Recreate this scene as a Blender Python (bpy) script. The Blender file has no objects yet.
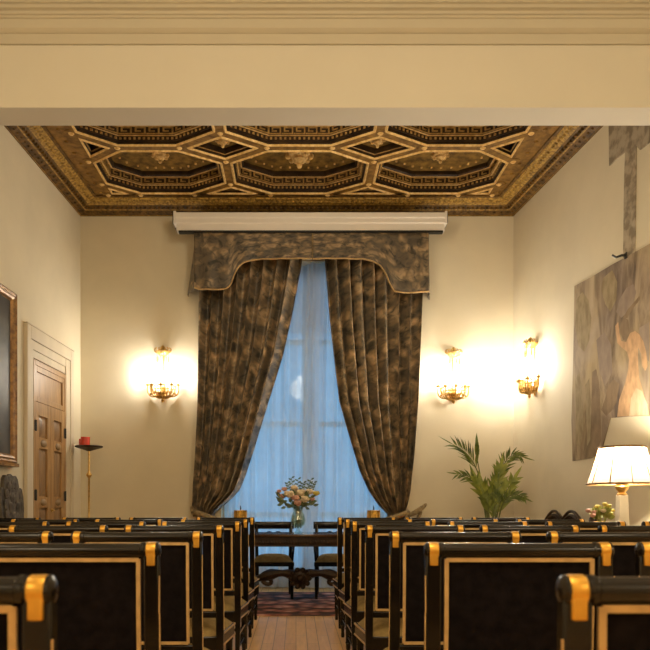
import bpy, math, random
from mathutils import Vector, Matrix
random.seed(7)
PI = math.pi
SC = bpy.context.scene
COL = SC.collection
F, CX, CY, CAMZ = 700.0, 296.0, 506.0, 1.10

def P(x, y, d):
    return Vector(((x-CX)*d/F, d, CAMZ+(CY-y)*d/F))
def XL(d): return -2.817+0.0414*(d-9.15)      # left wall line
def XR(d): return 2.843-0.1*(d-9.15)          # right wall line
YB = 9.15

# ------------------------------------------------------------------ materials
def new_mat(name):
    m = bpy.data.materials.new(name); m.use_nodes = True
    nt = m.node_tree; b = nt.nodes['Principled BSDF']
    return m, nt, b
def ramp(nt, fac, stops):
    r = nt.nodes.new('ShaderNodeValToRGB')
    el = r.color_ramp.elements
    while len(el) < len(stops): el.new(0.5)
    for e, (p, c) in zip(el, stops):
        e.position = p; e.color = (*c, 1)
    nt.links.new(fac, r.inputs['Fac'])
    return r.outputs['Color']
def coords(nt, kind='Object', scale=(1, 1, 1), rot=(0, 0, 0)):
    t = nt.nodes.new('ShaderNodeTexCoord'); mp = nt.nodes.new('ShaderNodeMapping')
    mp.inputs['Scale'].default_value = scale; mp.inputs['Rotation'].default_value = rot
    nt.links.new(t.outputs[kind], mp.inputs['Vector'])
    return mp.outputs['Vector']
def noise(nt, vec, scale, detail=4, rough=0.55, dist=0.0):
    n = nt.nodes.new('ShaderNodeTexNoise')
    n.inputs['Scale'].default_value = scale; n.inputs['Detail'].default_value = detail
    n.inputs['Roughness'].default_value = rough; n.inputs['Distortion'].default_value = dist
    nt.links.new(vec, n.inputs['Vector'])
    return n.outputs['Fac']
def bump(nt, b, h, strength=0.2, dist=0.01):
    n = nt.nodes.new('ShaderNodeBump'); n.inputs['Strength'].default_value = strength
    n.inputs['Distance'].default_value = dist
    nt.links.new(h, n.inputs['Height']); nt.links.new(n.outputs['Normal'], b.inputs['Normal'])
def mat(name, c, rough=0.5, metal=0.0, var=0.0, scale=8, c2=None, bmp=0.0, stretch=(1, 1, 1), lo=0.35, hi=0.65, spec=None, coat=0.0):
    m, nt, b = new_mat(name)
    b.inputs['Roughness'].default_value = rough; b.inputs['Metallic'].default_value = metal
    if spec is not None: b.inputs['Specular IOR Level'].default_value = spec
    if coat: b.inputs['Coat Weight'].default_value = coat; b.inputs['Coat Roughness'].default_value = 0.08
    c2 = c2 or tuple(max(0, k*(1-var)) for k in c)
    v = coords(nt, 'Object', stretch)
    f = noise(nt, v, scale)
    nt.links.new(ramp(nt, f, [(lo, c2), (hi, c)]), b.inputs['Base Color'])
    if bmp: bump(nt, b, f, bmp)
    return m

M = {}
M['wall'] = mat('cream plaster', (0.68, 0.60, 0.43), 0.85, var=0.06, scale=2.2, bmp=0.05)
M['beam'] = mat('beam plaster', (0.66, 0.63, 0.545), 0.85, var=0.03, scale=1.5)
M['moulding'] = mat('moulding plaster', (0.55, 0.51, 0.41), 0.8, var=0.04, scale=1.5)
M['surround'] = mat('painted door surround', (0.62, 0.53, 0.38), 0.6, var=0.08, scale=6, stretch=(1, 1, 0.2))
M['black'] = mat('black lacquer', (0.008, 0.0055, 0.004), 0.22, var=0.4, scale=12, spec=0.38)
M['panelfab'] = mat('dark chair fabric', (0.009, 0.0065, 0.007), 0.95, var=0.6, scale=30, bmp=0.15, spec=0.08)
M['olive'] = mat('olive seat fabric', (0.31, 0.215, 0.08), 0.9, var=0.3, scale=25, bmp=0.1, spec=0.15)
M['gold'] = mat('gilt band', (0.76, 0.41, 0.06), 0.36, metal=0.7, var=0.2, scale=20)
M['trim'] = mat('gilt line', (0.58, 0.38, 0.16), 0.45, metal=0.2, var=0.25, scale=25)
M['brass'] = mat('gilded brass', (0.78, 0.50, 0.16), 0.34, metal=0.8, var=0.35, scale=40)
M['ceil_dark'] = mat('dark coffer wood', (0.052, 0.027, 0.009), 0.5, scale=9, c2=(0.017, 0.009, 0.004), bmp=0.2, spec=0.25)
M['ceil_mid'] = mat('brown coffer wood', (0.176, 0.092, 0.019), 0.5, scale=14, c2=(0.048, 0.025, 0.007), bmp=0.3, spec=0.25)
M['ceil_gilt'] = mat('worn ceiling gilding', (0.807, 0.561, 0.238), 0.5, scale=22, c2=(0.527, 0.315, 0.093), bmp=0.2, spec=0.25)
M['ceil_rib'] = mat('gilded brown rib', (0.272, 0.144, 0.030), 0.5, scale=16, c2=(0.120, 0.058, 0.011), bmp=0.3, spec=0.25)
M['ceil_band'] = mat('gilded cornice band', (0.495, 0.300, 0.064), 0.5, scale=30, c2=(0.165, 0.094, 0.022), bmp=0.3, spec=0.25)
M['ceil_key'] = mat('dull gilt fret', (0.42, 0.25, 0.07), 0.5, scale=22, c2=(0.22, 0.12, 0.035), spec=0.25)
M['ceil_panel'] = mat('painted coffer panel', (0.270, 0.158, 0.034), 0.5, scale=11, c2=(0.083, 0.045, 0.012), bmp=0.3, spec=0.25)
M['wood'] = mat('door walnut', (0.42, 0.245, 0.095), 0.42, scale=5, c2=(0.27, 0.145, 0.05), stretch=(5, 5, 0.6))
M['wood_panel'] = mat('shaded walnut panel', (0.30, 0.18, 0.08), 0.45, scale=6, c2=(0.19, 0.105, 0.045), stretch=(4, 4, 0.6))  # door walnut again, with the recess shadow of the panels put into the colour
M['boss'] = mat('worn walnut boss', (0.33, 0.22, 0.11), 0.5, scale=14, c2=(0.2, 0.13, 0.06))
M['wood_dark'] = mat('dark carved wood', (0.048, 0.025, 0.012), 0.42, scale=10, c2=(0.022, 0.012, 0.006), bmp=0.2, spec=0.25)
M['wood_grey'] = mat('weathered carved wood', (0.105, 0.082, 0.052), 0.6, scale=18, c2=(0.03, 0.022, 0.014), bmp=0.6)
M['table'] = mat('polished table wood', (0.075, 0.035, 0.016), 0.14, scale=6, c2=(0.035, 0.016, 0.008), stretch=(0.4, 4, 4), coat=0.4)
M['iron'] = mat('black iron', (0.012, 0.011, 0.010), 0.45, var=0.3)
M['frame'] = mat('old gilt frame', (0.34, 0.18, 0.05), 0.4, metal=0.3, scale=18, c2=(0.14, 0.07, 0.025), bmp=0.3)
M['canvas'] = mat('dark varnished canvas', (0.075, 0.07, 0.06), 0.5, scale=2.5, c2=(0.03, 0.027, 0.023), bmp=0.05)
M['screen'] = mat('white screen case', (0.80, 0.74, 0.66), 0.4, var=0.02)
M['white'] = mat('white painted lamp base', (0.82, 0.78, 0.68), 0.35, var=0.05)
M['wax'] = mat('candle sleeve', (0.85, 0.78, 0.62), 0.5, var=0.04)
M['stem'] = mat('palm stem', (0.12, 0.15, 0.03), 0.5, var=0.3)
M['leaf'] = mat('palm leaf', (0.20, 0.245, 0.045), 0.42, scale=9, c2=(0.06, 0.10, 0.015))
M['leaf_light'] = mat('bright palm leaf', (0.34, 0.37, 0.06), 0.42, scale=9, c2=(0.15, 0.20, 0.03))
M['pot'] = mat('dark ceramic pot', (0.05, 0.035, 0.025), 0.35, var=0.3)
M['soil'] = mat('potting soil', (0.03, 0.02, 0.013), 0.95, var=0.5, scale=40, bmp=0.4)
M['flower_cream'] = mat('cream rose', (0.80, 0.66, 0.46), 0.7, var=0.25, scale=30)
M['flower_pink'] = mat('pink rose', (0.68, 0.38, 0.30), 0.7, var=0.3, scale=30)
M['flower_yellow'] = mat('yellow flower', (0.72, 0.58, 0.12), 0.7, var=0.3, scale=30)
M['green'] = mat('bouquet leaf', (0.17, 0.22, 0.10), 0.6, var=0.5, scale=15)
M['green_lime'] = mat('lime bouquet leaf', (0.36, 0.38, 0.09), 0.6, var=0.5, scale=15)
M['hook'] = M['iron']
M['red'] = mat('red candle glass', (0.72, 0.05, 0.02), 0.25, var=0.2)
M['tie'] = mat('curtain tie fabric', (0.36, 0.26, 0.12), 0.8, scale=22, c2=(0.14, 0.10, 0.05))

def fabric_mat(name, k=1.0):
    m, nt, b = new_mat(name)
    v = coords(nt, 'UV', (1, 1, 1))
    n1 = noise(nt, v, 9.0, 5, 0.6, 1.0)
    vo = nt.nodes.new('ShaderNodeTexVoronoi'); vo.inputs['Scale'].default_value = 7.5
    mixv = nt.nodes.new('ShaderNodeVectorMath'); mixv.operation = 'MULTIPLY_ADD'
    nz = nt.nodes.new('ShaderNodeTexNoise'); nz.inputs['Scale'].default_value = 6
    nt.links.new(v, nz.inputs['Vector'])
    nt.links.new(nz.outputs['Color'], mixv.inputs[0]); mixv.inputs[1].default_value = (0.28, 0.28, 0)
    nt.links.new(v, mixv.inputs[2]); nt.links.new(mixv.outputs[0], vo.inputs['Vector'])
    leafy = ramp(nt, vo.outputs['Distance'], [(0.0, tuple(k*c for c in (0.26, 0.20, 0.135))), (0.25, tuple(k*c for c in (0.215, 0.16, 0.10))),
                                              (0.45, tuple(k*c for c in (0.13, 0.097, 0.06))), (0.68, tuple(k*c for c in (0.07, 0.058, 0.043)))])
    spots = ramp(nt, n1, [(0.36, (0.30, 0.33, 0.36)), (0.46, (0.80, 0.80, 0.78)), (0.62, (1.2, 1.12, 1.0))])
    mx = nt.nodes.new('ShaderNodeMixRGB'); mx.blend_type = 'MULTIPLY'; mx.inputs['Fac'].default_value = 1
    nt.links.new(leafy, mx.inputs[1]); nt.links.new(spots, mx.inputs[2])
    nt.links.new(mx.outputs['Color'], b.inputs['Base Color'])
    b.inputs['Roughness'].default_value = 0.45
    bump(nt, b, noise(nt, v, 60, 2), 0.15)
    return m
M['drape'] = fabric_mat('floral damask', 2.6)
M['pelmet'] = fabric_mat('floral damask valance', 1.6)

def sheer_mat():
    m = bpy.data.materials.new('white voile'); m.use_nodes = True
    nt = m.node_tree; nt.nodes.clear()
    out = nt.nodes.new('ShaderNodeOutputMaterial')
    d = nt.nodes.new('ShaderNodeBsdfDiffuse'); t = nt.nodes.new('ShaderNodeBsdfTranslucent'); tr = nt.nodes.new('ShaderNodeBsdfTransparent')
    v = coords(nt, 'UV', (1, 1, 1)); f = noise(nt, v, 3)
    c = ramp(nt, f, [(0.3, (0.74, 0.76, 0.79)), (0.7, (0.84, 0.86, 0.88))])
    nt.links.new(c, d.inputs['Color']); nt.links.new(c, t.inputs['Color'])
    tr.inputs['Color'].default_value = (0.97, 0.98, 1, 1)
    m1 = nt.nodes.new('ShaderNodeMixShader'); m1.inputs[0].default_value = 0.6
    m2 = nt.nodes.new('ShaderNodeMixShader'); m2.inputs[0].default_value = 0.30
    nt.links.new(d.outputs[0], m1.inputs[1]); nt.links.new(t.outputs[0], m1.inputs[2])
    nt.links.new(m1.outputs[0], m2.inputs[1]); nt.links.new(tr.outputs[0], m2.inputs[2])
    nt.links.new(m2.outputs[0], out.inputs['Surface'])
    return m
M['sheer'] = sheer_mat()

def shade_mat():
    m = bpy.data.materials.new('ivory lampshade fabric'); m.use_nodes = True
    nt = m.node_tree; nt.nodes.clear()
    out = nt.nodes.new('ShaderNodeOutputMaterial')
    d = nt.nodes.new('ShaderNodeBsdfDiffuse'); t = nt.nodes.new('ShaderNodeBsdfTranslucent')
    v = coords(nt, 'Object'); f = noise(nt, v, 20)
    c = ramp(nt, f, [(0.3, (0.21, 0.185, 0.15)), (0.7, (0.23, 0.205, 0.165))])
    nt.links.new(c, d.inputs['Color']); nt.links.new(c, t.inputs['Color'])
    m1 = nt.nodes.new('ShaderNodeMixShader'); m1.inputs[0].default_value = 0.42
    nt.links.new(d.outputs[0], m1.inputs[1]); nt.links.new(t.outputs[0], m1.inputs[2])
    nt.links.new(m1.outputs[0], out.inputs['Surface'])
    return m
M['shade'] = shade_mat()

def glass_mat(name, tint, mixf=0.12, rough=0.03):
    m = bpy.data.materials.new(name); m.use_nodes = True
    nt = m.node_tree; nt.nodes.clear()
    out = nt.nodes.new('ShaderNodeOutputMaterial')
    g = nt.nodes.new('ShaderNodeBsdfGlossy'); g.inputs['Roughness'].default_value = rough
    tr = nt.nodes.new('ShaderNodeBsdfTransparent'); tr.inputs['Color'].default_value = (*tint, 1)
    mx = nt.nodes.new('ShaderNodeMixShader'); mx.inputs[0].default_value = mixf
    nt.links.new(tr.outputs[0], mx.inputs[1]); nt.links.new(g.outputs[0], mx.inputs[2])
    nt.links.new(mx.outputs[0], out.inputs['Surface'])
    return m
M['pane'] = glass_mat('window glass', (0.9, 0.95, 1.0), 0.06)
M['vase'] = glass_mat('vase glass', (0.88, 0.93, 0.88), 0.14)
M['crystal'] = glass_mat('crystal', (0.95, 0.92, 0.85), 0.35, 0.05)
M['amber'] = mat('amber gilt glass', (0.85, 0.50, 0.10), 0.22, metal=0.6, var=0.5, scale=30)

def emit(name, c, s):
    m = bpy.data.materials.new(name); m.use_nodes = True
    nt = m.node_tree; nt.nodes.clear()
    out = nt.nodes.new('ShaderNodeOutputMaterial'); e = nt.nodes.new('ShaderNodeEmission')
    e.inputs['Color'].default_value = (*c, 1); e.inputs['Strength'].default_value = s
    nt.links.new(e.outputs[0], out.inputs['Surface'])
    return m
M['bulb'] = emit('lit candle bulb', (1.0, 0.94, 0.84), 900)

def floor_mat():
    m, nt, b = new_mat('oak parquet')
    v = coords(nt, 'Object', (1, 1, 1), (0, 0, PI/2))
    br = nt.nodes.new('ShaderNodeTexBrick')
    br.inputs['Color1'].default_value = (0.88, 0.55, 0.22, 1); br.inputs['Color2'].default_value = (0.76, 0.45, 0.17, 1)
    br.inputs['Mortar'].default_value = (0.34, 0.18, 0.07, 1)
    br.inputs['Scale'].default_value = 1; br.inputs['Mortar Size'].default_value = 0.003
    br.inputs['Brick Width'].default_value = 0.7; br.inputs['Row Height'].default_value = 0.09
    nt.links.new(v, br.inputs['Vector'])
    g = noise(nt, coords(nt, 'Object', (14, 1.2, 1)), 3, 5)
    mx = nt.nodes.new('ShaderNodeMixRGB'); mx.blend_type = 'MULTIPLY'; mx.inputs['Fac'].default_value = 0.5
    nt.links.new(br.outputs['Color'], mx.inputs[1]); nt.links.new(ramp(nt, g, [(0.3, (0.6, 0.55, 0.5)), (0.7, (1, 1, 1))]), mx.inputs[2])
    nt.links.new(mx.outputs['Color'], b.inputs['Base Color'])
    b.inputs['Roughness'].default_value = 0.3
    return m
M['floor'] = floor_mat()
def rug_mat():
    m, nt, b = new_mat('red patterned rug')
    v = coords(nt, 'Object')
    vo = nt.nodes.new('ShaderNodeTexVoronoi'); vo.inputs['Scale'].default_value = 7
    nt.links.new(v, vo.inputs['Vector'])
    c1 = ramp(nt, vo.outputs['Distance'], [(0.1, (0.66, 0.46, 0.36)), (0.3, (0.50, 0.25, 0.19)), (0.5, (0.32, 0.13, 0.10)), (0.7, (0.08, 0.05, 0.055))])
    w = nt.nodes.new('ShaderNodeTexWave'); w.bands_direction = 'Y'; w.inputs['Scale'].default_value = 1.1
    w.inputs['Distortion'].default_value = 0.6
    nt.links.new(v, w.inputs['Vector'])
    mx = nt.nodes.new('ShaderNodeMixRGB'); mx.blend_type = 'MULTIPLY'; mx.inputs['Fac'].default_value = 0.8
    nt.links.new(c1, mx.inputs[1]); nt.links.new(ramp(nt, w.outputs['Color'], [(0.25, (0.35, 0.3, 0.3)), (0.6, (1.1, 1, 1))]), mx.inputs[2])
    nt.links.new(mx.outputs['Color'], b.inputs['Base Color'])
    b.inputs['Roughness'].default_value = 0.95
    bump(nt, b, noise(nt, v, 80), 0.3)
    return m
M['rug'] = rug_mat()
def fresco_mat():
    m, nt, b = new_mat('faded mural plaster')
    v = coords(nt, 'Object', (1, 3.4, 0.9))
    f = noise(nt, v, 1.25, 6, 0.6, 0.9)
    c = ramp(nt, f, [(0.30, (0.11, 0.078, 0.048)), (0.42, (0.22, 0.16, 0.10)), (0.55, (0.37, 0.285, 0.18)), (0.70, (0.44, 0.35, 0.235))])
    g = noise(nt, coords(nt, 'Object', (1, 1.1, 0.9)), 1.7, 3)
    h = ramp(nt, g, [(0.36, (0.80, 0.80, 0.92)), (0.52, (1, 1, 1)), (0.66, (1.05, 1.02, 0.84))])
    mx = nt.nodes.new('ShaderNodeMixRGB'); mx.blend_type = 'MULTIPLY'; mx.inputs['Fac'].default_value = 1
    nt.links.new(c, mx.inputs[1]); nt.links.new(h, mx.inputs[2])
    nt.links.new(mx.outputs['Color'], b.inputs['Base Color'])
    b.inputs['Roughness'].default_value = 0.9
    return m
M['fresco'] = fresco_mat()
def paint(name, c, c2, sc=6):
    return mat(name, c, 0.9, scale=sc, c2=c2, stretch=(1, 2, 1), spec=0.2)
M['flesh'] = paint('faded flesh paint', (0.60, 0.38, 0.21), (0.42, 0.27, 0.15), 9)
M['p_brown'] = paint('faded brown paint', (0.27, 0.195, 0.12), (0.19, 0.135, 0.085))
M['p_cloth'] = paint('faded pale paint', (0.60, 0.49, 0.33), (0.46, 0.36, 0.22))
M['p_olive'] = paint('faded olive paint', (0.36, 0.285, 0.17), (0.24, 0.185, 0.105))
M['p_grey'] = paint('faded mauve paint', (0.32, 0.25, 0.19), (0.25, 0.195, 0.15))
M['patch'] = mat('exposed old mural fragment', (0.40, 0.33, 0.23), 0.9, scale=9, c2=(0.22, 0.175, 0.115), bmp=0.3, lo=0.42, hi=0.58)
M['facade'] = mat('building across the street', (0.42, 0.45, 0.50), 0.9, var=0.2, scale=0.6)

# ------------------------------------------------------------------ mesh builder
class MB:
    def __init__(s): s.v = []; s.f = []; s.m = []; s.uv = {}
    def add(s, vs, fs, mi=0):
        o = len(s.v); s.v += [tuple(v) for v in vs]
        for f in fs: s.f.append(tuple(i+o for i in f)); s.m.append(mi)
        return o
    def box(s, x0, x1, y0, y1, z0, z1, mi=0):
        s.add([(x0,y0,z0),(x1,y0,z0),(x1,y1,z0),(x0,y1,z0),(x0,y0,z1),(x1,y0,z1),(x1,y1,z1),(x0,y1,z1)],
              [(0,3,2,1),(4,5,6,7),(0,1,5,4),(1,2,6,5),(2,3,7,6),(3,0,4,7)], mi)
    def bar(s, p, q, w, h, up=(0,0,1), mi=0, w1=None, h1=None):
        p = Vector(p); q = Vector(q); d = (q-p).normalized(); up = Vector(up)
        a = d.cross(up)
        if a.length < 1e-5: a = d.cross(Vector((1,0,0)))
        a.normalize(); b = a.cross(d)
        w1 = w if w1 is None else w1; h1 = h if h1 is None else h1
        vs = []
        for c, ww, hh in ((p, w, h), (q, w1, h1)):
            for sx, sy in ((-1,-1),(1,-1),(1,1),(-1,1)):
                vs.append(c+a*(sx*ww/2)+b*(sy*hh/2))
        s.add(vs, [(0,1,2,3),(7,6,5,4),(0,4,5,1),(1,5,6,2),(2,6,7,3),(3,7,4,0)], mi)
    def tube(s, pts, r, seg=8, mi=0, cap=True):
        pts = [Vector(p) for p in pts]; n = len(pts)
        rs = r if isinstance(r, (list, tuple)) else [r]*n
        vs = []; prev = None
        for i, p in enumerate(pts):
            d = (pts[min(i+1, n-1)]-pts[max(i-1, 0)]).normalized()
            if prev is None:
                a = d.cross(Vector((0,0,1)))
                if a.length < 1e-4: a = d.cross(Vector((1,0,0)))
            else:
                a = prev-d*prev.dot(d)
            a.normalize(); prev = a; b = d.cross(a)
            for k in range(seg):
                t = 2*PI*k/seg
                vs.append(p+(a*math.cos(t)+b*math.sin(t))*rs[i])
        fs = [(i*seg+k, i*seg+(k+1)%seg, (i+1)*seg+(k+1)%seg, (i+1)*seg+k) for i in range(n-1) for k in range(seg)]
        if cap: fs += [tuple(range(seg))[::-1], tuple((n-1)*seg+k for k in range(seg))]
        s.add(vs, fs, mi)
    def lathe(s, prof, c=(0,0,0), axis='z', seg=16, mi=0, sq=False):
        vs = []; n = len(prof)
        for r, h in prof:
            for k in range(seg):
                t = 2*PI*(k+(0.5 if sq else 0))/seg
                x, y = r*math.cos(t), r*math.sin(t)
                q = (x, y, h) if axis == 'z' else ((h, x, y) if axis == 'x' else (x, h, y))
                vs.append((c[0]+q[0], c[1]+q[1], c[2]+q[2]))
        fs = [(i*seg+k, i*seg+(k+1)%seg, (i+1)*seg+(k+1)%seg, (i+1)*seg+k) for i in range(n-1) for k in range(seg)]
        if prof[0][0] > 1e-6: fs.append(tuple(range(seg))[::-1])
        if prof[-1][0] > 1e-6: fs.append(tuple((n-1)*seg+k for k in range(seg)))
        s.add(vs, fs, mi)
    def ball(s, c, r, seg=8, rings=6, mi=0, sc=(1,1,1)):
        prof = [(max(1e-7, math.sin(PI*i/rings)), -math.cos(PI*i/rings)) for i in range(rings+1)]
        vs = []
        for rr, h in prof:
            for k in range(seg):
                t = 2*PI*k/seg
                vs.append((c[0]+r*rr*math.cos(t)*sc[0], c[1]+r*rr*math.sin(t)*sc[1], c[2]+r*h*sc[2]))
        fs = [(i*seg+k, i*seg+(k+1)%seg, (i+1)*seg+(k+1)%seg, (i+1)*seg+k) for i in range(rings) for k in range(seg)]
        s.add(vs, fs, mi)
    def prism(s, poly, fn, t0, t1, mi=0):
        # poly of 2-D points; fn(a, b, t) -> point
        n = len(poly)
        vs = [fn(a, b, t0) for a, b in poly]+[fn(a, b, t1) for a, b in poly]
        fs = [tuple(range(n)), tuple(range(2*n-1, n-1, -1))]+[(i, i+n, (i+1)%n+n, (i+1)%n) for i in range(n)]
        s.add(vs, fs, mi)
    def grid(s, fn, nu, nv, mi=0, uv=None):
        o = len(s.v); vs = []; 
        for j in range(nv+1):
            for i in range(nu+1):
                vs.append(fn(i/nu, j/nv))
                if uv: s.uv[o+j*(nu+1)+i] = uv(i/nu, j/nv)
        fs = [(j*(nu+1)+i, j*(nu+1)+i+1, (j+1)*(nu+1)+i+1, (j+1)*(nu+1)+i) for j in range(nv) for i in range(nu)]
        s.add(vs, fs, mi)
    def build(s, name, m, parent=None, smooth=0.7, bevel=0.0, loc=None, solid=0.0):
        me = bpy.data.meshes.new(name); me.from_pydata(s.v, [], s.f)
        ms = m if isinstance(m, (list, tuple)) else [m]
        for k in ms: me.materials.append(k)
        if len(ms) > 1: me.polygons.foreach_set('material_index', s.m)
        if s.uv:
            ul = me.uv_layers.new(name='UVMap')
            for l in me.loops: ul.data[l.index].uv = s.uv.get(l.vertex_index, (0, 0))
        me.validate(); me.update()
        import bmesh
        if not s.uv:
            bm = bmesh.new(); bm.from_mesh(me)
            bmesh.ops.recalc_face_normals(bm, faces=bm.faces); bm.to_mesh(me); bm.free()
        me.polygons.foreach_set('use_smooth', [True]*len(me.polygons))
        me.set_sharp_from_angle(angle=smooth)
        o = bpy.data.objects.new(name, me); COL.objects.link(o)
        if parent: o.parent = parent
        if loc: o.location = loc
        if solid:
            md = o.modifiers.new('solid', 'SOLIDIFY'); md.thickness = solid; md.offset = 0
        if bevel:
            md = o.modifiers.new('bevel', 'BEVEL'); md.width = bevel; md.segments = 2; md.limit_method = 'ANGLE'; md.angle_limit = 0.6
            md.harden_normals = False
        return o

def tag(o, label, cat, group=None):
    o['label'] = label; o['category'] = cat
    if group: o['group'] = group
    return o
def thing(name, label, cat, loc=(0,0,0), rz=0, group=None):
    o = bpy.data.objects.new(name, None); COL.objects.link(o)
    o.location = loc; o.rotation_euler = (0, 0, rz); o.empty_display_size = 0.1
    return tag(o, label, cat, group)
def struct(o): o['kind'] = 'structure'; return o
def copy_tree(o, parent=None):
    c = o.copy(); COL.objects.link(c)
    if parent: c.parent = parent
    for ch in list(o.children): copy_tree(ch, c)
    return c
def lerp(a, b, t): return a+(b-a)*t
def interp(tab, x):
    if x <= tab[0][0]: return tab[0][1]
    for (x0, y0), (x1, y1) in zip(tab, tab[1:]):
        if x <= x1: return y0+(y1-y0)*(x-x0)/(x1-x0)
    return tab[-1][1]
def bez(p, n):
    p = [Vector(q) for q in p]; out = []
    for i in range(n+1):
        t = i/n; q = p[:]
        while len(q) > 1: q = [q[k].lerp(q[k+1], t) for k in range(len(q)-1)]
        out.append(q[0])
    return out

# ------------------------------------------------------------------ room shell
Y0 = -2.4
ZT = 5.6
b = MB(); b.box(-3.7, 4.4, Y0-0.3, YB+0.5, -0.1, 0); struct(b.build('floor', M['floor']))
def slab(name, fx, off):
    b = MB()
    ys = (Y0-0.3, YB+0.5)
    vs = []
    for z in (-0.1, ZT):
        for y in ys:
            vs += [(fx(y), y, z), (fx(y)+off, y, z)]
    b.add(vs, [(0,1,3,2),(4,6,7,5),(0,4,5,1),(2,3,7,6),(0,2,6,4),(1,5,7,3)])
    return struct(b.build(name, M['wall']))
slab('wall_left', XL, -0.3)
slab('wall_right', XR, 0.3)
WX0, WX1, WZ1 = -0.98, 1.36, 4.30       # window opening
b = MB()
b.box(-3.2, WX0, YB, YB+0.35, 0, ZT); b.box(WX1, 3.3, YB, YB+0.35, 0, ZT)
b.box(WX0, WX1, YB, YB+0.35, WZ1, ZT)
struct(b.build('wall_back', M['wall']))
b = MB(); b.box(-3.7, 4.4, Y0-0.3, Y0, 0, ZT); struct(b.build('wall_front', M['wall']))
BY0, BY1, BZ0 = 5.06, 5.30, 3.98
b = MB(); b.box(-3.0, 3.27, BY0, BY1, BZ0, ZT)
o = struct(b.build('beam', M['beam']))
b = MB(); b.box(-3.6, 4.2, Y0, BY0, 4.95, 5.05); struct(b.build('ceiling_front', M['beam']))
b = MB(); b.box(-3.2, 3.5, BY1, YB, 5.42, 5.5); struct(b.build('ceiling_slab', M['ceil_dark']))
# moulding along the top of the beam
prof = [(0,4.43),(.018,4.43),(.018,4.50),(.032,4.506),(.05,4.522),(.05,4.585),(.062,4.59),(.062,4.603),(.075,4.607),(.075,4.628),(.10,4.634),(.10,4.655),(.12,4.66),(.12,4.70),(.17,4.74),(.17,4.95),(0,4.95)]
b = MB()
vs = [(x, BY0-p, z) for x in (-3.05, 3.32) for p, z in prof]; n = len(prof)
b.add(vs, [(i, (i+1) % n, (i+1) % n+n, i+n) for i in range(n)]+[tuple(range(n)), tuple(range(n, 2*n))])
struct(b.build('trim_1', M['moulding'], smooth=0.3))

# ------------------------------------------------------------------ coffered ceiling
Z0 = 5.03
VX = [-2.37, -0.80, 0.885, 2.48]
TX = [(-1.96, -1.286), (-0.324, 0.40), (1.404, 2.05)]
ROWS = [8.265, 7.095, 5.925]
HD, HV = 0.585, 0.28
def octo(c, i):
    t0, t1 = TX[i]; a, bb = VX[i], VX[i+1]
    return [(t0,c-HD),(t1,c-HD),(bb,c-HV),(bb,c+HV),(t1,c+HD),(t0,c+HD),(a,c+HV),(a,c-HV)]
def inset(poly, s):
    n = len(poly); out = []
    for i in range(n):
        p0 = Vector(poly[i-1]); p1 = Vector(poly[i]); p2 = Vector(poly[(i+1) % n])
        d1 = (p1-p0).normalized(); d2 = (p2-p1).normalized()
        n1 = Vector((-d1.y, d1.x)); n2 = Vector((-d2.y, d2.x))
        k = 1+n1.dot(n2)
        out.append(p1+(n1+n2)*(s/k))
    return out
ceil = MB()   # the rib lattice itself is the ceiling object
polys = []
for r, c in enumerate(ROWS):
    for i in range(3): polys.append(('oct', octo(c, i), r, i))
ymid = [(ROWS[0]+ROWS[1])/2, (ROWS[1]+ROWS[2])/2]
for y in ymid:
    for k in (1, 2):
        polys.append(('dia', [(TX[k-1][1], y), (VX[k], y-0.305), (TX[k][0], y), (VX[k], y+0.305)], y, k))
    polys.append(('tri', [(VX[0], y-0.305), (TX[0][0], y), (VX[0], y+0.305)], y, 0))
    polys.append(('tri', [(VX[3], y-0.305), (VX[3], y+0.305), (TX[2][1], y)], y, 3))
yb = ROWS[0]+HD; yf = ROWS[2]-HD
for k in (1, 2):
    polys.append(('tri', [(TX[k-1][1], yb), (VX[k], yb-0.305), (TX[k][0], yb)], yb, k))
polys.append(('tri', [(VX[0], yb-0.305), (TX[0][0], yb), (VX[0], yb)], yb, 0))
polys.append(('tri', [(VX[3], yb), (TX[2][1], yb), (VX[3], yb-0.305)], yb, 3))
done = set(); junction = set()
for _, pl, _, _ in polys:
    for i in range(len(pl)):
        a = pl[i]; c = pl[(i+1) % len(pl)]
        rk = lambda q: (round(q[0]+.0013,2), round(q[1]+.0013,2))
        key = tuple(sorted([rk(a), rk(c)]))
        junction.add(rk(a))
        if key in done: continue
        done.add(key)
        ceil.bar((a[0], a[1], Z0+0.03), (c[0], c[1], Z0+0.03), 0.100, 0.06, mi=0)
for x, y in junction:
    ceil.lathe([(0.075, Z0-0.004), (0.075, Z0+0.05)], (x, y, 0), seg=12, mi=0)
    ceil.lathe([(1e-7, Z0-0.022), (0.022, Z0-0.016), (0.034, Z0-0.003), (0.034, Z0)], (x, y, 0), seg=10, mi=1)
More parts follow.
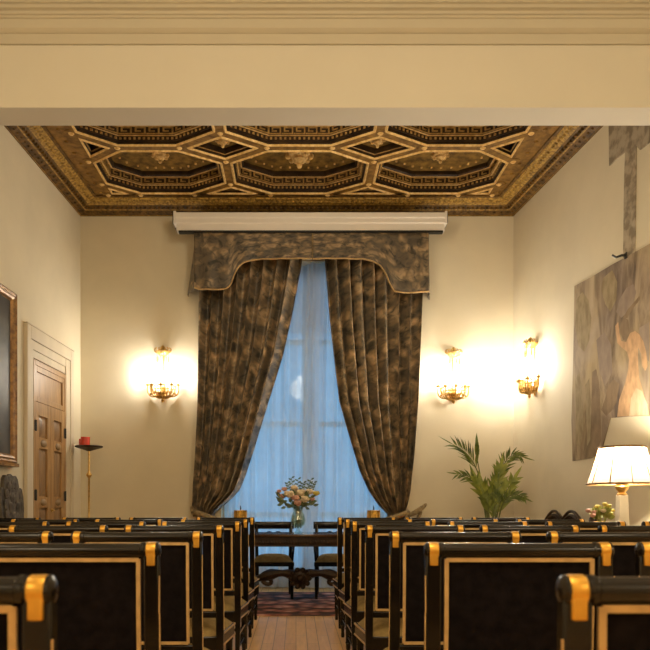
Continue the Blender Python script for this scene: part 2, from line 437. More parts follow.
# flat bands between lattice and cornice
for fx, sx in ((XL, 1), (XR, -1)):
    vx = VX[0] if sx > 0 else VX[3]
    ys = (BY1, YB-0.2)
    vs = []
    for z in (Z0+0.004, Z0+0.05):
        for y in ys: vs += [(fx(y)+sx*0.24, y, z), (vx+sx*0.02, y, z)]
    ceil.add(vs, [(0,1,3,2),(4,6,7,5),(0,4,5,1),(2,3,7,6),(0,2,6,4),(1,5,7,3)], 0)
    for k in range(14):
        y = 5.6+k*0.245
        x = (fx(y)+sx*0.30+vx)/2
        ceil.lathe([(1e-7, Z0-0.012), (0.02, Z0-0.008), (0.03, Z0+0.006), (0.03, Z0+0.02)], (x, y, 0), seg=8, mi=0)
ceil.box(-2.7, 2.9, BY1, yf, Z0+0.004, Z0+0.05)
ceiling = struct(ceil.build('ceiling', [M['ceil_rib'], M['ceil_gilt']]))
def loft(b, pl, steps):
    n = len(pl)
    for (s0, z0, mi), (s1, z1, _) in zip(steps, steps[1:]):
        A = inset(pl, s0); B = inset(pl, s1)
        b.add([(p.x, p.y, z0) for p in A]+[(p.x, p.y, z1) for p in B], [(i, (i+1) % n, (i+1) % n+n, i+n) for i in range(n)], mi)
def edge_beads(b, pl, s, z, step, r, mi):
    A = inset(pl, s)
    for i in range(len(A)):
        p = A[i]; q = A[(i+1) % len(A)]; L = (q-p).length; k = max(1, int(L/step))
        d = (q-p)/k; dn = d.normalized()
        for j in range(k):
            c = p+d*(j+0.5)
            b.box(c.x-r, c.x+r, c.y-r, c.y+r, z-r, z+r, mi)
def key_frieze(b, pl, s, z0, z1, mi):
    A = inset(pl, s); h = z1-z0; w = h*0.13
    for i in range(len(A)):
        p = A[i]; q = A[(i+1) % len(A)]; L = (q-p).length
        k = max(1, int(L/0.125)); u = L/k; dn = (q-p)/L
        nin = Vector((-dn.y, dn.x))
        def seg(a0, a1, h0, h1):
            c0 = p+dn*a0; c1 = p+dn*a1; t = nin*0.012
            vs = []
            for hh in (z0+h0*h, z0+h1*h):
                for cc in (c0, c1, c1+t, c0+t): vs.append((cc.x, cc.y, hh))
            b.add(vs, [(0,3,2,1),(4,5,6,7),(0,1,5,4),(1,2,6,5),(2,3,7,6),(3,0,4,7)], mi)
        for j in range(k):
            o = j*u
            seg(o+0.02*u, o+0.98*u, 0.05, 0.17)
            seg(o+0.02*u, o+0.14*u, 0.17, 0.95)
            seg(o+0.14*u, o+0.80*u, 0.83, 0.95)
            seg(o+0.68*u, o+0.80*u, 0.38, 0.83)
            seg(o+0.36*u, o+0.68*u, 0.38, 0.50)
rb = MB()
rb.lathe([(1e-7, -0.15), (0.022, -0.14), (0.03, -0.12), (0.02, -0.10), (0.055, -0.085), (0.075, -0.065), (0.05, -0.05), (0.09, -0.035), (0.115, -0.015), (0.09, 0.0)], seg=10)
for k in range(8):
    t = 2*PI*k/8
    rb.ball((0.115*math.cos(t), 0.115*math.sin(t), -0.022), 0.034, 6, 4)
ros = None
for kind, pl, r, i in polys:
    b = MB()
    if kind == 'oct':
        st = [(.044,Z0-.002,1),(.060,Z0-.018,1),(.076,Z0,0),(.075,Z0+.03,0),(.095,Z0+.03,0),(.095,Z0+.078,1),(.12,Z0+.078,0),(.12,Z0+.165,1),(.15,Z0+.165,0),(.17,Z0+.18,0),(.17,Z0+.225,0)]
        loft(b, pl, st)
        A = inset(pl, .17); b.add([(p.x, p.y, Z0+.225) for p in A], [tuple(range(8))], 2)
        edge_beads(b, pl, .097, Z0+.052, 0.05, 0.011, 3)
        key_frieze(b, pl, .12, Z0+.08, Z0+.163, 3)
        # raised ring of small bosses on the panel
        edge_beads(b, pl, .27, Z0+.222, 0.10, 0.011, 1)
        o = b.build('coffer', [M['ceil_dark'], M['ceil_gilt'], M['ceil_panel'], M['ceil_key']], ceiling, smooth=0.3)
        cx = sum(p[0] for p in pl)/8; cy = sum(p[1] for p in pl)/8; cz = Z0+.225
        big = 1.15 if i == 1 else 0.75
    else:
        n = len(pl)
        st = [(.044,Z0-.002,1),(.058,Z0-.018,1),(.072,Z0,0),(.072,Z0+.03,3),(.085,Z0+.035,0),(.085,Z0+.10,0)]
        loft(b, pl, st)
        A = inset(pl, .085); b.add([(p.x, p.y, Z0+.10) for p in A], [tuple(range(n))], 2 if kind == 'dia' else 0)
        o = b.build('coffer', [M['ceil_dark'], M['ceil_gilt'], M['ceil_panel'], M['ceil_key']], ceiling, smooth=0.3)
        if kind == 'tri': continue
        cx = sum(p[0] for p in pl)/4; cy = sum(p[1] for p in pl)/4; cz = Z0+.10; big = 0.62
    if ros is None: rr = ros = rb.build('rosette', M['ceil_gilt'], o)
    else:
        rr = ros.copy(); COL.objects.link(rr); rr.parent = o
    rr.location = (cx, cy, cz); rr.scale = (big, big, big if kind == 'oct' else 0.7)
# cornice
cp = [(0,4.885,0),(.012,4.885,1),(.012,4.894,0),(.03,4.90,0),(.085,4.922,0),(.09,4.926,1),(.10,4.930,1),(.105,4.932,0),(.155,4.955,0),(.165,4.962,1),(.18,4.968,1),(.20,4.975,1),(.235,4.99,1),(.262,4.998,1),(.272,5.012,0),(.30,5.018,0),(.30,5.06,0)]
b = MB()
def loop(s):
    return [(XL(BY1)+s, BY1+0.0), (XL(YB-s)+s, YB-s), (XR(YB-s)-s, YB-s), (XR(BY1)-s, BY1)]
for (s0, z0, mi), (s1, z1, _) in zip(cp, cp[1:]):
    A = loop(s0); B = loop(s1)
    b.add([(*p, z0) for p in A]+[(*p, z1) for p in B], [(i, i+1, i+5, i+4) for i in range(3)], mi)
def along(s, step, fn):
    A = [Vector(p) for p in loop(s)]
    for p, q in zip(A, A[1:]):
        k = int((q-p).length/step); d = (q-p)/k
        for j in range(k): fn(p+d*(j+0.5), d)
along(.058, 0.085, lambda c, d: b.ball((c.x, c.y, 4.910), 0.018, 6, 4, 0, (1, 1, 0.8)))
along(.218, 0.06, lambda c, d: b.ball((c.x, c.y, 4.982), 0.021, 6, 4, 1, (1, 1, 0.7)))
def dentil(c, d):
    b.box(c.x-.014, c.x+.014, c.y-.014, c.y+.014, 4.925, 4.955, 0)
along(.13, 0.06, dentil)
b.build('cornice', [M['ceil_mid'], M['ceil_band']], ceiling, smooth=0.5)

# ------------------------------------------------------------------ window, sheers, drapes, pelmet, screen
b = MB()
wy0, wy1 = YB+0.25, YB+0.32
wcx = (308-CX)*9.3/F
TZ = 2.22
b.box(WX0, WX0+.08, wy0, wy1, 0.0, WZ1); b.box(WX1-.08, WX1, wy0, wy1, 0.0, WZ1)
b.box(WX0+.08, WX1-.08, wy0, wy1, WZ1-.1, WZ1); b.box(WX0+.08, WX1-.08, wy0, wy1, 0, .28)
b.box(wcx-.07, wcx+.07, wy0-.01, wy1, .28, WZ1-.1)
for z in (0.98, 2.2, 3.3):
    b.box(WX0+.08, wcx-.07, wy0, wy1, z-.035, z+.035); b.box(wcx+.07, WX1-.08, wy0, wy1, z-.035, z+.035)
win = struct(b.build('window_1', M['surround'], bevel=0.006))
for (x0, x1) in ((WX0+.08, wcx-.07), (wcx+.07, WX1-.08)):
    for z0, z1 in ((.28, .945), (1.015, 2.165), (2.235, 3.265), (3.335, WZ1-.1)):
        g = MB(); g.box(x0, x1, YB+.28, YB+.288, z0, z1); g.build('pane', M['pane'], win)
b = MB(); b.box(WX0+.02, WX1-.02, YB+.195, YB+.20, 3.42, WZ1-.03); b.tube([(WX0+.02, YB+.198, 3.42), (WX1-.02, YB+.198, 3.42)], .014, 8)
o = b.build('roller_blind', M['sheer'], win)
# house front across the street
b = MB(); b.box(-9, 9, 17, 17.4, -1, 7.0)
for k in range(-3, 4):
    for z in (0.6, 4.0): b.box(k*2.3-.5, k*2.3+.5, 16.93, 17.0, z, z+1.9)
o = struct(b.build('wall_opposite', M['facade']))

def sheer(name, xt0, xt1, xb0, xb1, y0, label, ph):
    b = MB()
    def fn(u, v):
        z = lerp(4.28, 0.03, v)
        x = lerp(lerp(xt0, xt1, u), lerp(xb0, xb1, u), v)
        n = 9
        a = 0.026*math.sin(2*PI*n*u+ph+0.7*math.sin(v*3))+0.012*math.sin(2*PI*n*1.7*u+v*2)
        return (x, y0+a, z)
    b.grid(fn, 160, 20, uv=lambda u, v: (u*1.4, v*4.4))
    o = b.build(name, M['sheer'], smooth=3.2)
    return tag(o, label, 'curtain', 'sheer curtains')
sheer('sheer_curtain', -.955, 0.36, -.955, 0.28, 9.25, 'translucent white sheer curtain panel, the left one of the window pair', 0.3)
sheer('sheer_curtain', 0.16, 1.335, 0.14, 1.335, 9.175, 'translucent white sheer curtain panel, the right one of the window pair', 1.1)

# drapes : per picture row, left and right edge, at depth dd
DD = 8.97
def drape(name, tab_l, tab_r, label, nf, ph, ty, tie_x, tail):
    t = thing(name, label, 'curtain', (0, 0, 0), 0, 'floral drapes')
    b = MB()
    ytop, ybot = 244, 596
    rows = 90
    def edges(y): return interp(tab_l, y), interp(tab_r, y)
    def fn(u, v):
        y = lerp(ytop, ybot, v)
        l, r = edges(y)
        k = abs(r-l)/110.0
        s = math.sin(2*PI*nf*u+ph+0.6*math.sin(3*v+2*u))
        s2 = math.sin(2*PI*nf*2.17*u+1.7+ph+1.5*v)
        g = abs(math.sin(PI*nf*u+ph+0.35*math.sin(3*v+2*u)+0.25*math.sin(5.1*u)))
        a = 0.15-0.25*(0.5+0.5*min(1, k))*(0.82+0.18*math.sin(23*u+ph))*g**1.5+0.006*s2
        uu = u+0.018*math.sin(2*PI*nf*u+1.3+ph)
        x = lerp(l, r, uu)
        p = P(x, y, DD); p.y += a
        return p
    b.grid(fn, 260, rows, uv=lambda u, v: (u*1.9, v*4.4))
    b.build('drape', M['drape'], t, smooth=3.2)
    # tie-back band round the gathered cloth
    l, r = edges(ty)
    c = P((l+r)/2, ty, DD); hw = abs(r-l)/2*DD/F+0.03
    pts = []
    for k in range(25):
        a = 2*PI*k/24
        pts.append((c.x+hw*math.cos(a), DD+0.10*math.sin(a), c.z+tail*0.05*math.cos(a)))
    tb = MB(); tb.tube(pts, 0.032, 8, cap=False)
    tb.tube(bez([(c.x+tail*hw, DD, c.z), P(tie_x[0], tie_x[1]-4, DD+.04), P(tie_x[0]+tail*2, tie_x[1]-8, DD+.1)], 8), [.024,.026,.03,.032,.032,.03,.026,.022,.014], 8)
    tb.tube(bez([(c.x+tail*hw, DD, c.z), P(tie_x[0]-tail*3, tie_x[1]-1, DD-.05), P(tie_x[0]-tail*1, tie_x[1]-4, DD+.02), P(tie_x[0]-tail*6, tie_x[1]+6, DD)], 10), 0.024, 8)
    tb.build('tieback', M['tie'], t)
    return t
drape('floral_drape', [(230,197),(290,197),(400,196),(450,194),(490,191.5),(506,191),(514,196),(522,196),(560,193),(600,193)],
      [(230,302),(262,300),(310,291),(355,281),(400,267),(450,252),(475,244),(490,238),(500,229),(508,219),(514,213),(522,214),(560,217),(600,218)],
      'brown floral drape gathered to the left side of the window', 8, 0.4, 515, (193.5, 515), -1)
drape('floral_drape', [(230,323),(262,325),(320,330),(400,339.5),(430,348),(470,360),(490,369),(505,379),(514,388),(522,389),(560,386),(600,386)],
      [(230,426),(290,423),(340,421),(400,418.5),(450,415),(490,411),(505,408),(514,405),(522,407),(560,410),(600,411)],
      'brown floral drape gathered to the right side of the window', 8, 2.0, 516, (424, 512), 1)

# pelmet
PD = 8.80
pel = thing('pelmet', 'shaped floral fabric valance over the tall window', 'valance', (0, 0, 0))
def pbot(x):
    L = [(194,288),(200,290),(215,290.5),(226,290),(231,286),(234,276),(238,268),(244,263),(252,260.5),(262,259.5),(313,259.5),(362,259.5),(372,261),(380,266),(386,275),(390,285),(394,292),(402,293.5),(415,293.5),(428,292)]
    return interp(L, x)
for x0, x1, nm in ((194.5, 312.2, 0), (312.8, 428.5, 1)):
    b = MB()
    def fn(u, v):
        x = lerp(x0, x1, u); y = lerp(233.0, pbot(x), v)
        p = P(x, y, PD)
        flare = 0.012*v*math.sin(u*9)+0.02*v
        p.y += -flare+0.006*math.sin(u*40)*v
        return p
    b.grid(fn, 80, 14, uv=lambda u, v: (u*1.55+nm*0.7, 0.75*v))
    b.build('valance_panel', M['pelmet'], pel, smooth=3.2, solid=0.012)
    t = MB()
    pts = [fn(i/60, 1.0)+Vector((0, -0.008, 0)) for i in range(61)]
    t.tube(pts, 0.010, 6); t.build('gilt_edging', M['trim'], pel)
b = MB()
def ret_l(u, v):
    p0 = P(194.5, lerp(233, 288, v), PD); p1 = Vector((p0.x-0.03-0.11*v, YB-0.02, p0.z-0.01*v))
    q = p0.lerp(p1, u); q.x += 0.02*v*math.sin(u*7); return q
b.grid(ret_l, 12, 10, uv=lambda u, v: (u*0.5, 0.75*v)); b.build('valance_return', M['pelmet'], pel, smooth=3.2, solid=0.01)
b = MB()
def ret_r(u, v):
    p0 = P(428.5, lerp(233, 292, v), PD); p1 = Vector((p0.x+0.04+0.03*v, YB-0.02, p0.z))
    q = p0.lerp(p1, u); q.x += 0.012*v*math.sin(u*7); return q
b.grid(ret_r, 12, 10, uv=lambda u, v: (u*0.5, 0.75*v)); b.build('valance_return', M['pelmet'], pel, smooth=3.2, solid=0.01)
b = MB(); b.tube([P(312.5, 233.5, PD-.012), P(312.5, 259.5, PD-.03)], .009, 6); b.build('seam_cord', M['tie'], pel)
b = MB(); a = P(194.5, 233.0, PD); c = P(428.5, 233.0, PD)
b.box(a.x, c.x, PD+0.02, YB-.005, a.z-0.045, a.z-0.012); b.build('valance_board', M['wood_dark'], pel)

# projector screen case
scr = thing('projection_screen', 'long white roll-up screen case mounted above the valance', 'projector screen', (0, 0, 0))
a = P(176, 211.5, 8.78); c = P(445, 231, 8.78)
b = MB()
pf = [(8.92,a.z),(8.80,a.z),(8.775,a.z-.015),(8.775,a.z-.07),(8.785,a.z-.085),(8.785,a.z-.13),(8.80,a.z-.15),(8.80,c.z+.015),(8.92,c.z+.015)]
n = len(pf)
b.add([(x, y, z) for x in (a.x, c.x) for y, z in pf], [(i, (i+1) % n, (i+1) % n+n, i+n) for i in range(n)]+[tuple(range(n)), tuple(range(n, 2*n))])
b.build('case', M['screen'], scr, smooth=0.3)
b = MB(); b.box(a.x+.03, c.x-.02, 8.79, 8.86, c.z-.012, c.z+.012); b.build('weight_bar', M['iron'], scr)
for x0, x1 in ((a.x-.035, a.x), (c.x, c.x+.03)):
    b = MB(); b.box(x0, x1, 8.775, 8.92, a.z-.15, a.z+.008); b.build('end_cap', M['screen'], scr, bevel=.006)
    b = MB(); b.box(x0-.012 if x0 < 0 else x1, x0 if x0 < 0 else x1+.012, 8.80, YB-.012, a.z-.13, a.z-.01); b.build('bracket', M['iron'], scr)

# ------------------------------------------------------------------ left wall: door, picture, carved chair, stand
def wall_root_left(name, d):
    o = bpy.data.objects.new(name, None); COL.objects.link(o)
    o.location = (XL(d), d, 0); o.rotation_euler = (0, 0, -math.atan(0.0414)); o.empty_display_size = 0.1
    return o
door = wall_root_left('door_1', 7.42); door['kind'] = 'structure'
# local +X into the room, +Y along the wall; surround 0..1.37, leaf 0.18..1.13
b = MB()
def surround_profile(x0, x1, z0, z1, y0, y1):
    b.box(x0, x1, y0, y1, z0, z1)
b.box(0, .045, 0, .10, 0, 3.04); b.box(0, .035, .10, .175, 0, 2.90)
b.box(0, .045, 1.27, 1.37, 0, 3.04); b.box(0, .035, 1.135, 1.27, 0, 2.90)
b.box(0, .045, .10, 1.27, 2.90, 3.04); b.box(0, .030, .175, 1.135, 2.80, 2.90); b.box(0, .022, .175, 1.135, 2.715, 2.80)
b.box(0, .05, -.01, 1.38, 3.04, 3.055)
b.build('door_surround', M['surround'], door, bevel=.006)
b = MB()
W0, W1 = .18, 1.13
b.box(0, .035, W0, W0+.05, 0, 2.70); b.box(0, .035, W1-.05, W1, 0, 2.70); b.box(0, .035, W0+.05, W1-.05, 2.645, 2.70)
b.build('door_jamb', M['wood'], door, bevel=.004)
b = MB(); b.box(0, .012, W0+.05, W1-.05, 2.25, 2.645)
b.box(.012, .03, W0+.05, W0+.10, 2.25, 2.645); b.box(.012, .03, W1-.10, W1-.05, 2.25, 2.645)
b.box(.012, .03, W0+.10, W1-.10, 2.58, 2.645); b.box(.012, .03, W0+.10, W1-.10, 2.25, 2.31)
b.build('transom_panel', M['wood'], door, bevel=.004)
mid = (W0+W1)/2
PZ = [(1.86, 2.10), (1.20, 1.74), (0.90, 1.08), (0.18, 0.78)]
for s, (y0, y1) in enumerate(((W0+.052, mid-.003), (mid+.003, W1-.052))):
    b = MB()
    b.box(0, .006, y0, y1, .01, 2.245)
    st = .09
    b.box(.006, .034, y0, y0+st, .01, 2.245); b.box(.006, .034, y1-st, y1, .01, 2.245)
    zs = [.01]+[z for p in sorted(PZ) for z in p]+[2.245]
    for k in range(0, len(zs), 2): b.box(.006, .034, y0+st, y1-st, zs[k], zs[k+1])
    leaf = b.build('door_leaf', M['wood'], door, bevel=.004)
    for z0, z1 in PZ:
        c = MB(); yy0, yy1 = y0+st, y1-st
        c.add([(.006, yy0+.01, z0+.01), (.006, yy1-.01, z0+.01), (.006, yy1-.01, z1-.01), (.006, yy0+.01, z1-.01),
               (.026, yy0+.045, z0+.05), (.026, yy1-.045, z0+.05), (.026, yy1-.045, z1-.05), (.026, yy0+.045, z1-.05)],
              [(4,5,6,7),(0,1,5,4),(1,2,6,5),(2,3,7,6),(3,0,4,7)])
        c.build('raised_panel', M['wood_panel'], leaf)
    for z in (1.80, 1.14, 0.84):
        c = MB(); c.ball((.034, (y0+y1)/2, z), .05, 12, 8, 0, (.5, 1.6, .8)); c.build('boss', M['boss'], leaf)
    for z in (.3, 1.22, 1.98):
        yh = y0-.02 if s == 0 else y1
        c = MB(); c.tube([(.042, yh+.01, z-.06), (.042, yh+.01, z+.06)], .012, 8); c.box(.03, .037, yh-.02, yh+.04, z-.055, z+.055)
        c.build('hinge', M['iron'], leaf)
c = MB(); c.tube(bez([(.034, mid+.03, 1.05), (.09, mid+.03, 1.05), (.09, mid-.09, 1.05)], 6), .010, 8); c.lathe([(.022, 0), (.022, .008)], (.034, mid+.03, 1.05), 'x', 12)
c.build('door_handle', M['brass'], door)

pic = wall_root_left('wall_painting', 5.78)
tag(pic, 'dark old painting in a brown gilt frame on the left wall', 'painting')
Lp = 1.34
b = MB(); b.box(.012, .035, .07, Lp-.07, 1.62, 3.17); b.build('canvas', M['canvas'], pic)
b = MB()
fp = [(0, 0), (.065, 0), (.075, .015), (.06, .035), (.07, .05), (.06, .07), (.036, .09), (0, .09)]
def ring(s): return [(s, 1.53+s), (Lp-s, 1.53+s), (Lp-s, 3.25-s), (s, 3.25-s)]
n = len(fp)
vs = [(x, *q) for x, s in fp for q in ring(s)]
b.add(vs, [(i*4+k, i*4+(k+1) % 4, ((i+1) % n)*4+(k+1) % 4, ((i+1) % n)*4+k) for i in range(n) for k in range(4)])
b.box(0, .08, -.02, Lp+.02, 1.495, 1.53)
b.build('picture_frame', M['frame'], pic, smooth=0.4)

# carved armchair against the left wall
ch = wall_root_left('carved_armchair', 6.93)
tag(ch, 'weathered carved wooden armchair with a lobed back at the left wall below the painting', 'armchair')
def lobed(sc):
    L = [(0,.62),(.30,.62),(.37,.72),(.36,.83),(.40,.95),(.43,1.08),(.425,1.20),(.39,1.27),(.335,1.285),(.29,1.25),(.285,1.30),(.25,1.37),(.19,1.405),(.12,1.39),(.07,1.40),(0,1.42)]
    R = [(a*sc, 1.0+(z-1.0)*sc) for a, z in L]
    return R+[(-a, z) for a, z in R[::-1] if a > 0]
b = MB()
lean = lambda a, z, t: (.10+t-0.06*(z-.6), a, z)
b.prism([(a*.60, z) for a, z in lobed(1.0)], lean, 0, .04)
b.build('backrest', M['wood_grey'], ch, bevel=.008)
b = MB()
b.prism([(a*.60, z) for a, z in lobed(.66)], lean, .04, .058)
for k in range(9):
    a = -PI*0.1+PI*1.2*k/8
    p = lean(.17*math.cos(a), 1.08+.23*math.sin(a), .05); b.ball(p, .045, 10, 6, 0, (.2, 1, 1.2))
for k in range(6):
    a = 2*PI*k/6
    p = lean(.08*math.cos(a), 1.08+.11*math.sin(a), .06); b.ball(p, .05, 10, 6, 0, (.2, 1, 1.2))
b.build('carving', M['wood_grey'], ch)
b = MB(); b.box(.10, .50, -.27, .27, .42, .49); b.build('seat', M['wood_grey'], ch, bevel=.01)
for y in (-.255, .255):
    b = MB(); b.tube(bez([(.13, y, .80), (.30, y, .82), (.45, y*1.02, .76), (.52, y*1.05, .70)], 8), [.03]*6+[.035, .04, .03], 8)
    b.tube([(.46, y, .49), (.46, y, .76)], .026, 8); b.build('armrest', M['wood_grey'], ch)
    for x in (.14, .46):
        b = MB(); b.lathe([(.03, 0), (.036, .05), (.022, .1), (.034, .2), (.024, .3), (.036, .42)], (x, y*.92, 0), seg=10); b.build('leg', M['wood_grey'], ch)

# brass stand with tray
st = thing('candle_stand', 'tall slim brass stand with a flat dark tray in the left back corner', 'stand', (P(89, 0, 8.75).x, 8.75, 0))
b = MB(); b.lathe([(.15, 0), (.15, .02), (.10, .04), (.03, .06), (.02, .10)], seg=20); b.build('base', M['brass'], st)
b = MB(); b.lathe([(.012, .08), (.012, .9), (.022, .92), (.012, .95), (.012, 1.45), (.02, 1.46), (.035, 1.48), (.035, 1.495), (.02, 1.52), (.012, 1.54), (.012, 1.80)], seg=12); b.build('pole', M['brass'], st)
b = MB(); b.lathe([(.02, 1.785), (.06, 1.80), (.165, 1.832), (.172, 1.845), (.165, 1.852), (.05, 1.842), (1e-7, 1.842)], seg=28); b.build('tray', M['wood_dark'], st)
def candle(dx, dy, h, r, label):
    c = thing('votive_candle', label, 'candle', (st.location.x+dx, 8.75+dy, 1.843), 0, 'red votive candles')
    b = MB(); b.lathe([(r, 0), (r, h), (r-.008, h), (r-.008, h-.03), (1e-7, h-.03)], seg=20); b.build('glass', M['red'], c)
    b = MB(); b.tube([(0, 0, h-.032), (.002, 0, h-.005)], .003, 6); b.build('wick', M['iron'], c)
candle(-.035, -.035, .115, .055, 'larger red glass votive candle at the middle of the stand tray')
candle(-.105, .055, .10, .036, 'smaller red votive candle behind the larger one on the stand tray')

# ------------------------------------------------------------------ right wall: mural, old fragments, hook
TH = math.atan(0.1)
def RW(d, z, t):    # point on right wall, t = distance into the room
    return Vector((XR(d)-t*math.cos(TH), d-t*math.sin(TH), z))
def rpx(x, y):
    d = 3.758/((x-CX)/F+0.1)
    return (d, CAMZ+(CY-y)*d/F)
def rpoly(b, pts, t0, t1, mi=0):
    b.prism([rpx(*p) for p in pts], lambda a, z, t: RW(a, z, t), t0, t1, mi)
mu = MB()
dR = rpx(650, 244); 
mural_pts = [rpx(*p) for p in ((575,286),(592,277),(612,265),(634,253),(650,244))]+[(5.2, 3.42), (5.2, 1.93)]+[rpx(*p) for p in ((650,416),(629,416.5),(611,418),(606,436),(602,452),(592,458),(573,461),(572,420),(574,350))]
mu.prism(mural_pts, lambda a, z, t: RW(a, z, t), 0.0, 0.007)
mural = mu.build('wall_mural', M['fresco']); tag(mural, 'large faded mural with a bare figure high on the right wall', 'mural')
def paintpart(name, m, shapes, t=0.0082):
    b = MB()
    for s in shapes: rpoly(b, s, 0.0071, t)
    return b.build(name, m, mural)
paintpart('painted_foliage', M['p_olive'], [
    [(577,300),(583,292),(589,300),(592,318),(590,340),(585,352),(579,346),(576,325)],
    [(604,278),(613,270),(618,282),(617,300),(611,312),(606,304),(602,290)],
    [(576,380),(580,372),(583,390),(584,430),(581,448),(577,444)],
    [(586,385),(590,378),(592,410),(591,440),(588,446)]])
paintpart('painted_trunk', M['p_brown'], [
    [(593,372),(597,369),(600,384),(601,410),(602,440),(597,452),(593,446),(592,410)],
    [(609,386),(614,379),(620,384),(617,402),(613,410),(607,416),(602,410),(606,398)]], 0.0078)
paintpart('painted_cloud', M['p_grey'], [
    [(620,300),(627,288),(634,284),(637,292),(634,304),(628,312),(622,318),(617,312)],
    [(640,328),(650,322),(650,362),(645,356),(641,342)],
    [(597,340),(605,332),(612,345),(613,372),(606,386),(600,372)]], 0.0075)
paintpart('painted_figure', M['flesh'], [
    [(616,326),(619,322),(620,332),(622,341),(627,342),(631,333),(636,331),(640,334),(644,341),(647,352),(648.5,366),(646,371),(643,366),(642,354),(639,347),(638.5,356),(639,366),(640,378),(644,392),(649,408),(650,415.6),(640,415.8),(626,416.2),(618,416.8),(620,400),(626,383),(629,370),(630,360),(628,352),(623,348),(618,343)]], 0.0086)
paintpart('painted_hair', M['p_brown'], [
    [(622,323),(625,318),(629,320),(630,330),(627,339),(624,340),(621,332)],
    [(624,318),(629,309),(637,300),(640,296),(641,299),(634,308),(628,318)]], 0.0090)
paintpart('painted_cloth', M['p_cloth'], [
    [(632,398),(637,388),(643,391),(648,404),(649.6,415.4),(640,415.6),(630,416)]], 0.0090)
b = MB()
rpoly(b, [(609.5,125),(650,96),(650,143),(641,150),(637,146),(636,235),(635.5,252),(624,258),(625,180),(626,152),(618,158),(610,166)], 0, .010)
struct(b.build('trim_2', M['patch']))
b = MB(); h0 = RW(*rpx(627, 256.5), 0); 
hk = thing('wall_hook', 'small black iron hook above the mural on the right wall', 'hook', h0, TH)
b.tube([(0, 0, .01), (-.05, .0, .01), (-.09, .03, .0), (-.11, .06, .03)], [.012, .012, .011, .009], 8); b.build('hook', M['hook'], hk)
b = MB(); b.box(-.016, 0, -.02, .02, -.02, .035); b.build('plate', M['hook'], hk)

# ------------------------------------------------------------------ sconces
def sconce():
    # local: wall plane at y=0, room towards -y, origin at the bottom finial
    t = thing('wall_sconce', '', 'wall lamp', (0, 0, 0), 0, 'gilded candle sconces')
    b = MB()
    b.tube([(0, -.02, .04), (0, -.02, .72)], .010, 8); b.box(-.035, .035, -.014, 0, .08, .22)
    b.lathe([(1e-7, 0), (.014, .01), (.022, .03), (.012, .045), (.035, .06), (.05, .075), (.03, .09), (.065, .105), (.075, .125), (.02, .14), (.02, .20)], (0, -.085, 0), seg=14)
    b.bar((0, -.085, .11), (0, 0, .11), .02, .02)
    b.build('bracket', M['brass'], t)
    b = MB()   # crown
    b.lathe([(.012, .60), (.05, .615), (.085, .65), (.09, .665), (.06, .675), (.04, .70), (.02, .73), (1e-7, .745)], (0, -.075, 0), seg=14)
    for k in range(9):
        a = PI+PI*k/8
        c = (.095*math.cos(a), -.075+.07*math.sin(a), .655)
        b.tube(bez([(c[0]*.7, c[1], .645), (c[0]*1.3, c[1], .66), (c[0]*1.25, c[1], .70), (c[0]*.95, c[1], .705)], 5), [.008, .009, .008, .007, .006, .008], 6)
    b.ball((0, -.14, .655), .03, 8, 6, 0, (1, .5, 1.2))
    b.bar((0, -.02, .66), (0, -.075, .66), .018, .018)
    b.build('crown', M['brass'], t)
    b = MB()
    for k in range(13):
        a = PI+PI*k/12
        b.tube(bez([(.03*math.cos(a), -.06+.04*math.sin(a), .055), (.12*math.cos(a), -.06+.10*math.sin(a), .065), (.165*math.cos(a), -.06+.130*math.sin(a), .12), (.172*math.cos(a), -.06+.135*math.sin(a), .205)], 8), .0075, 5)
        b.ball((.165*math.cos(a), -.06+.135*math.sin(a), .21), .013, 6, 5)
    for z, q in ((.088, .62), (.125, .84), (.165, .97)):
        b.tube([(.165*q*math.cos(PI+PI*j/16), -.06+.135*q*math.sin(PI+PI*j/16), z) for j in range(17)], .007, 6)
    b.build('basket', M['brass'], t)
    for k in range(6):
        a = PI+PI*(k+.5)/6
        x, y = .078*math.cos(a), -.075+.06*math.sin(a)
        c = MB(); c.tube([(x, y, .645), (x, y, .60)], .003, 5)
        c.lathe([(1e-7, .50), (.007, .515), (.010, .54), (.005, .585), (1e-7, .605)], (x, y, 0), seg=6)
        c.build('drop', M['brass'] if k % 2 else M['crystal'], t)
    for k, (x, y, dz) in enumerate(((-.195, -.06, 0), (-.125, -.165, -.012), (0, -.215, -.02), (.125, -.165, -.012), (.195, -.06, 0))):
        z = .228+dz
        b = MB()
        b.tube(bez([(x*.15, -.085+(y+.085)*.1, .10), (x*.75, -.085+(y+.085)*.75, .045), (x*1.15, -.085+(y+.085)*1.1, .09), (x, y, z)], 10), [.010, .011, .012, .012, .011, .010, .010, .009, .009, .008, .008], 6)
        b.tube(bez([(x*.5, -.085+(y+.085)*.5, .09), (x*.55, -.085+(y+.085)*.55, .16), (x*.8, -.085+(y+.085)*.8, .17), (x*.72, -.085+(y+.085)*.72, .12)], 8), .007, 6)
        b.ball((x*.8, -.085+(y+.085)*.8, .115), .018, 6, 5)
        arm = b.build('arm', M['brass'], t)
        c = MB(); c.lathe([(.008, z-.012), (.018, z-.006), (.034, z+.006), (.036, z+.010), (.016, z+.008), (.014, z+.03), (.011, z+.032)], (x, y, 0), seg=12); c.build('drip_dish', M['brass'], arm)
        c = MB(); c.tube([(x, y, z+.028), (x, y, z+.10)], .009, 8); c.build('candle_sleeve', M['wax'], arm)
        c = MB(); c.lathe([(.006, z+.10), (.012, z+.112), (.0135, z+.125), (.009, z+.145), (.003, z+.16), (1e-7, z+.163)], (x, y, 0), seg=8); c.build('bulb', M['bulb'], arm)
    return t
s1 = sconce()
s1.location = (P(162.5, 0, 9.05).x, YB, 2.44); s1['label'] = 'gilded candle sconce on the back wall left of the window'
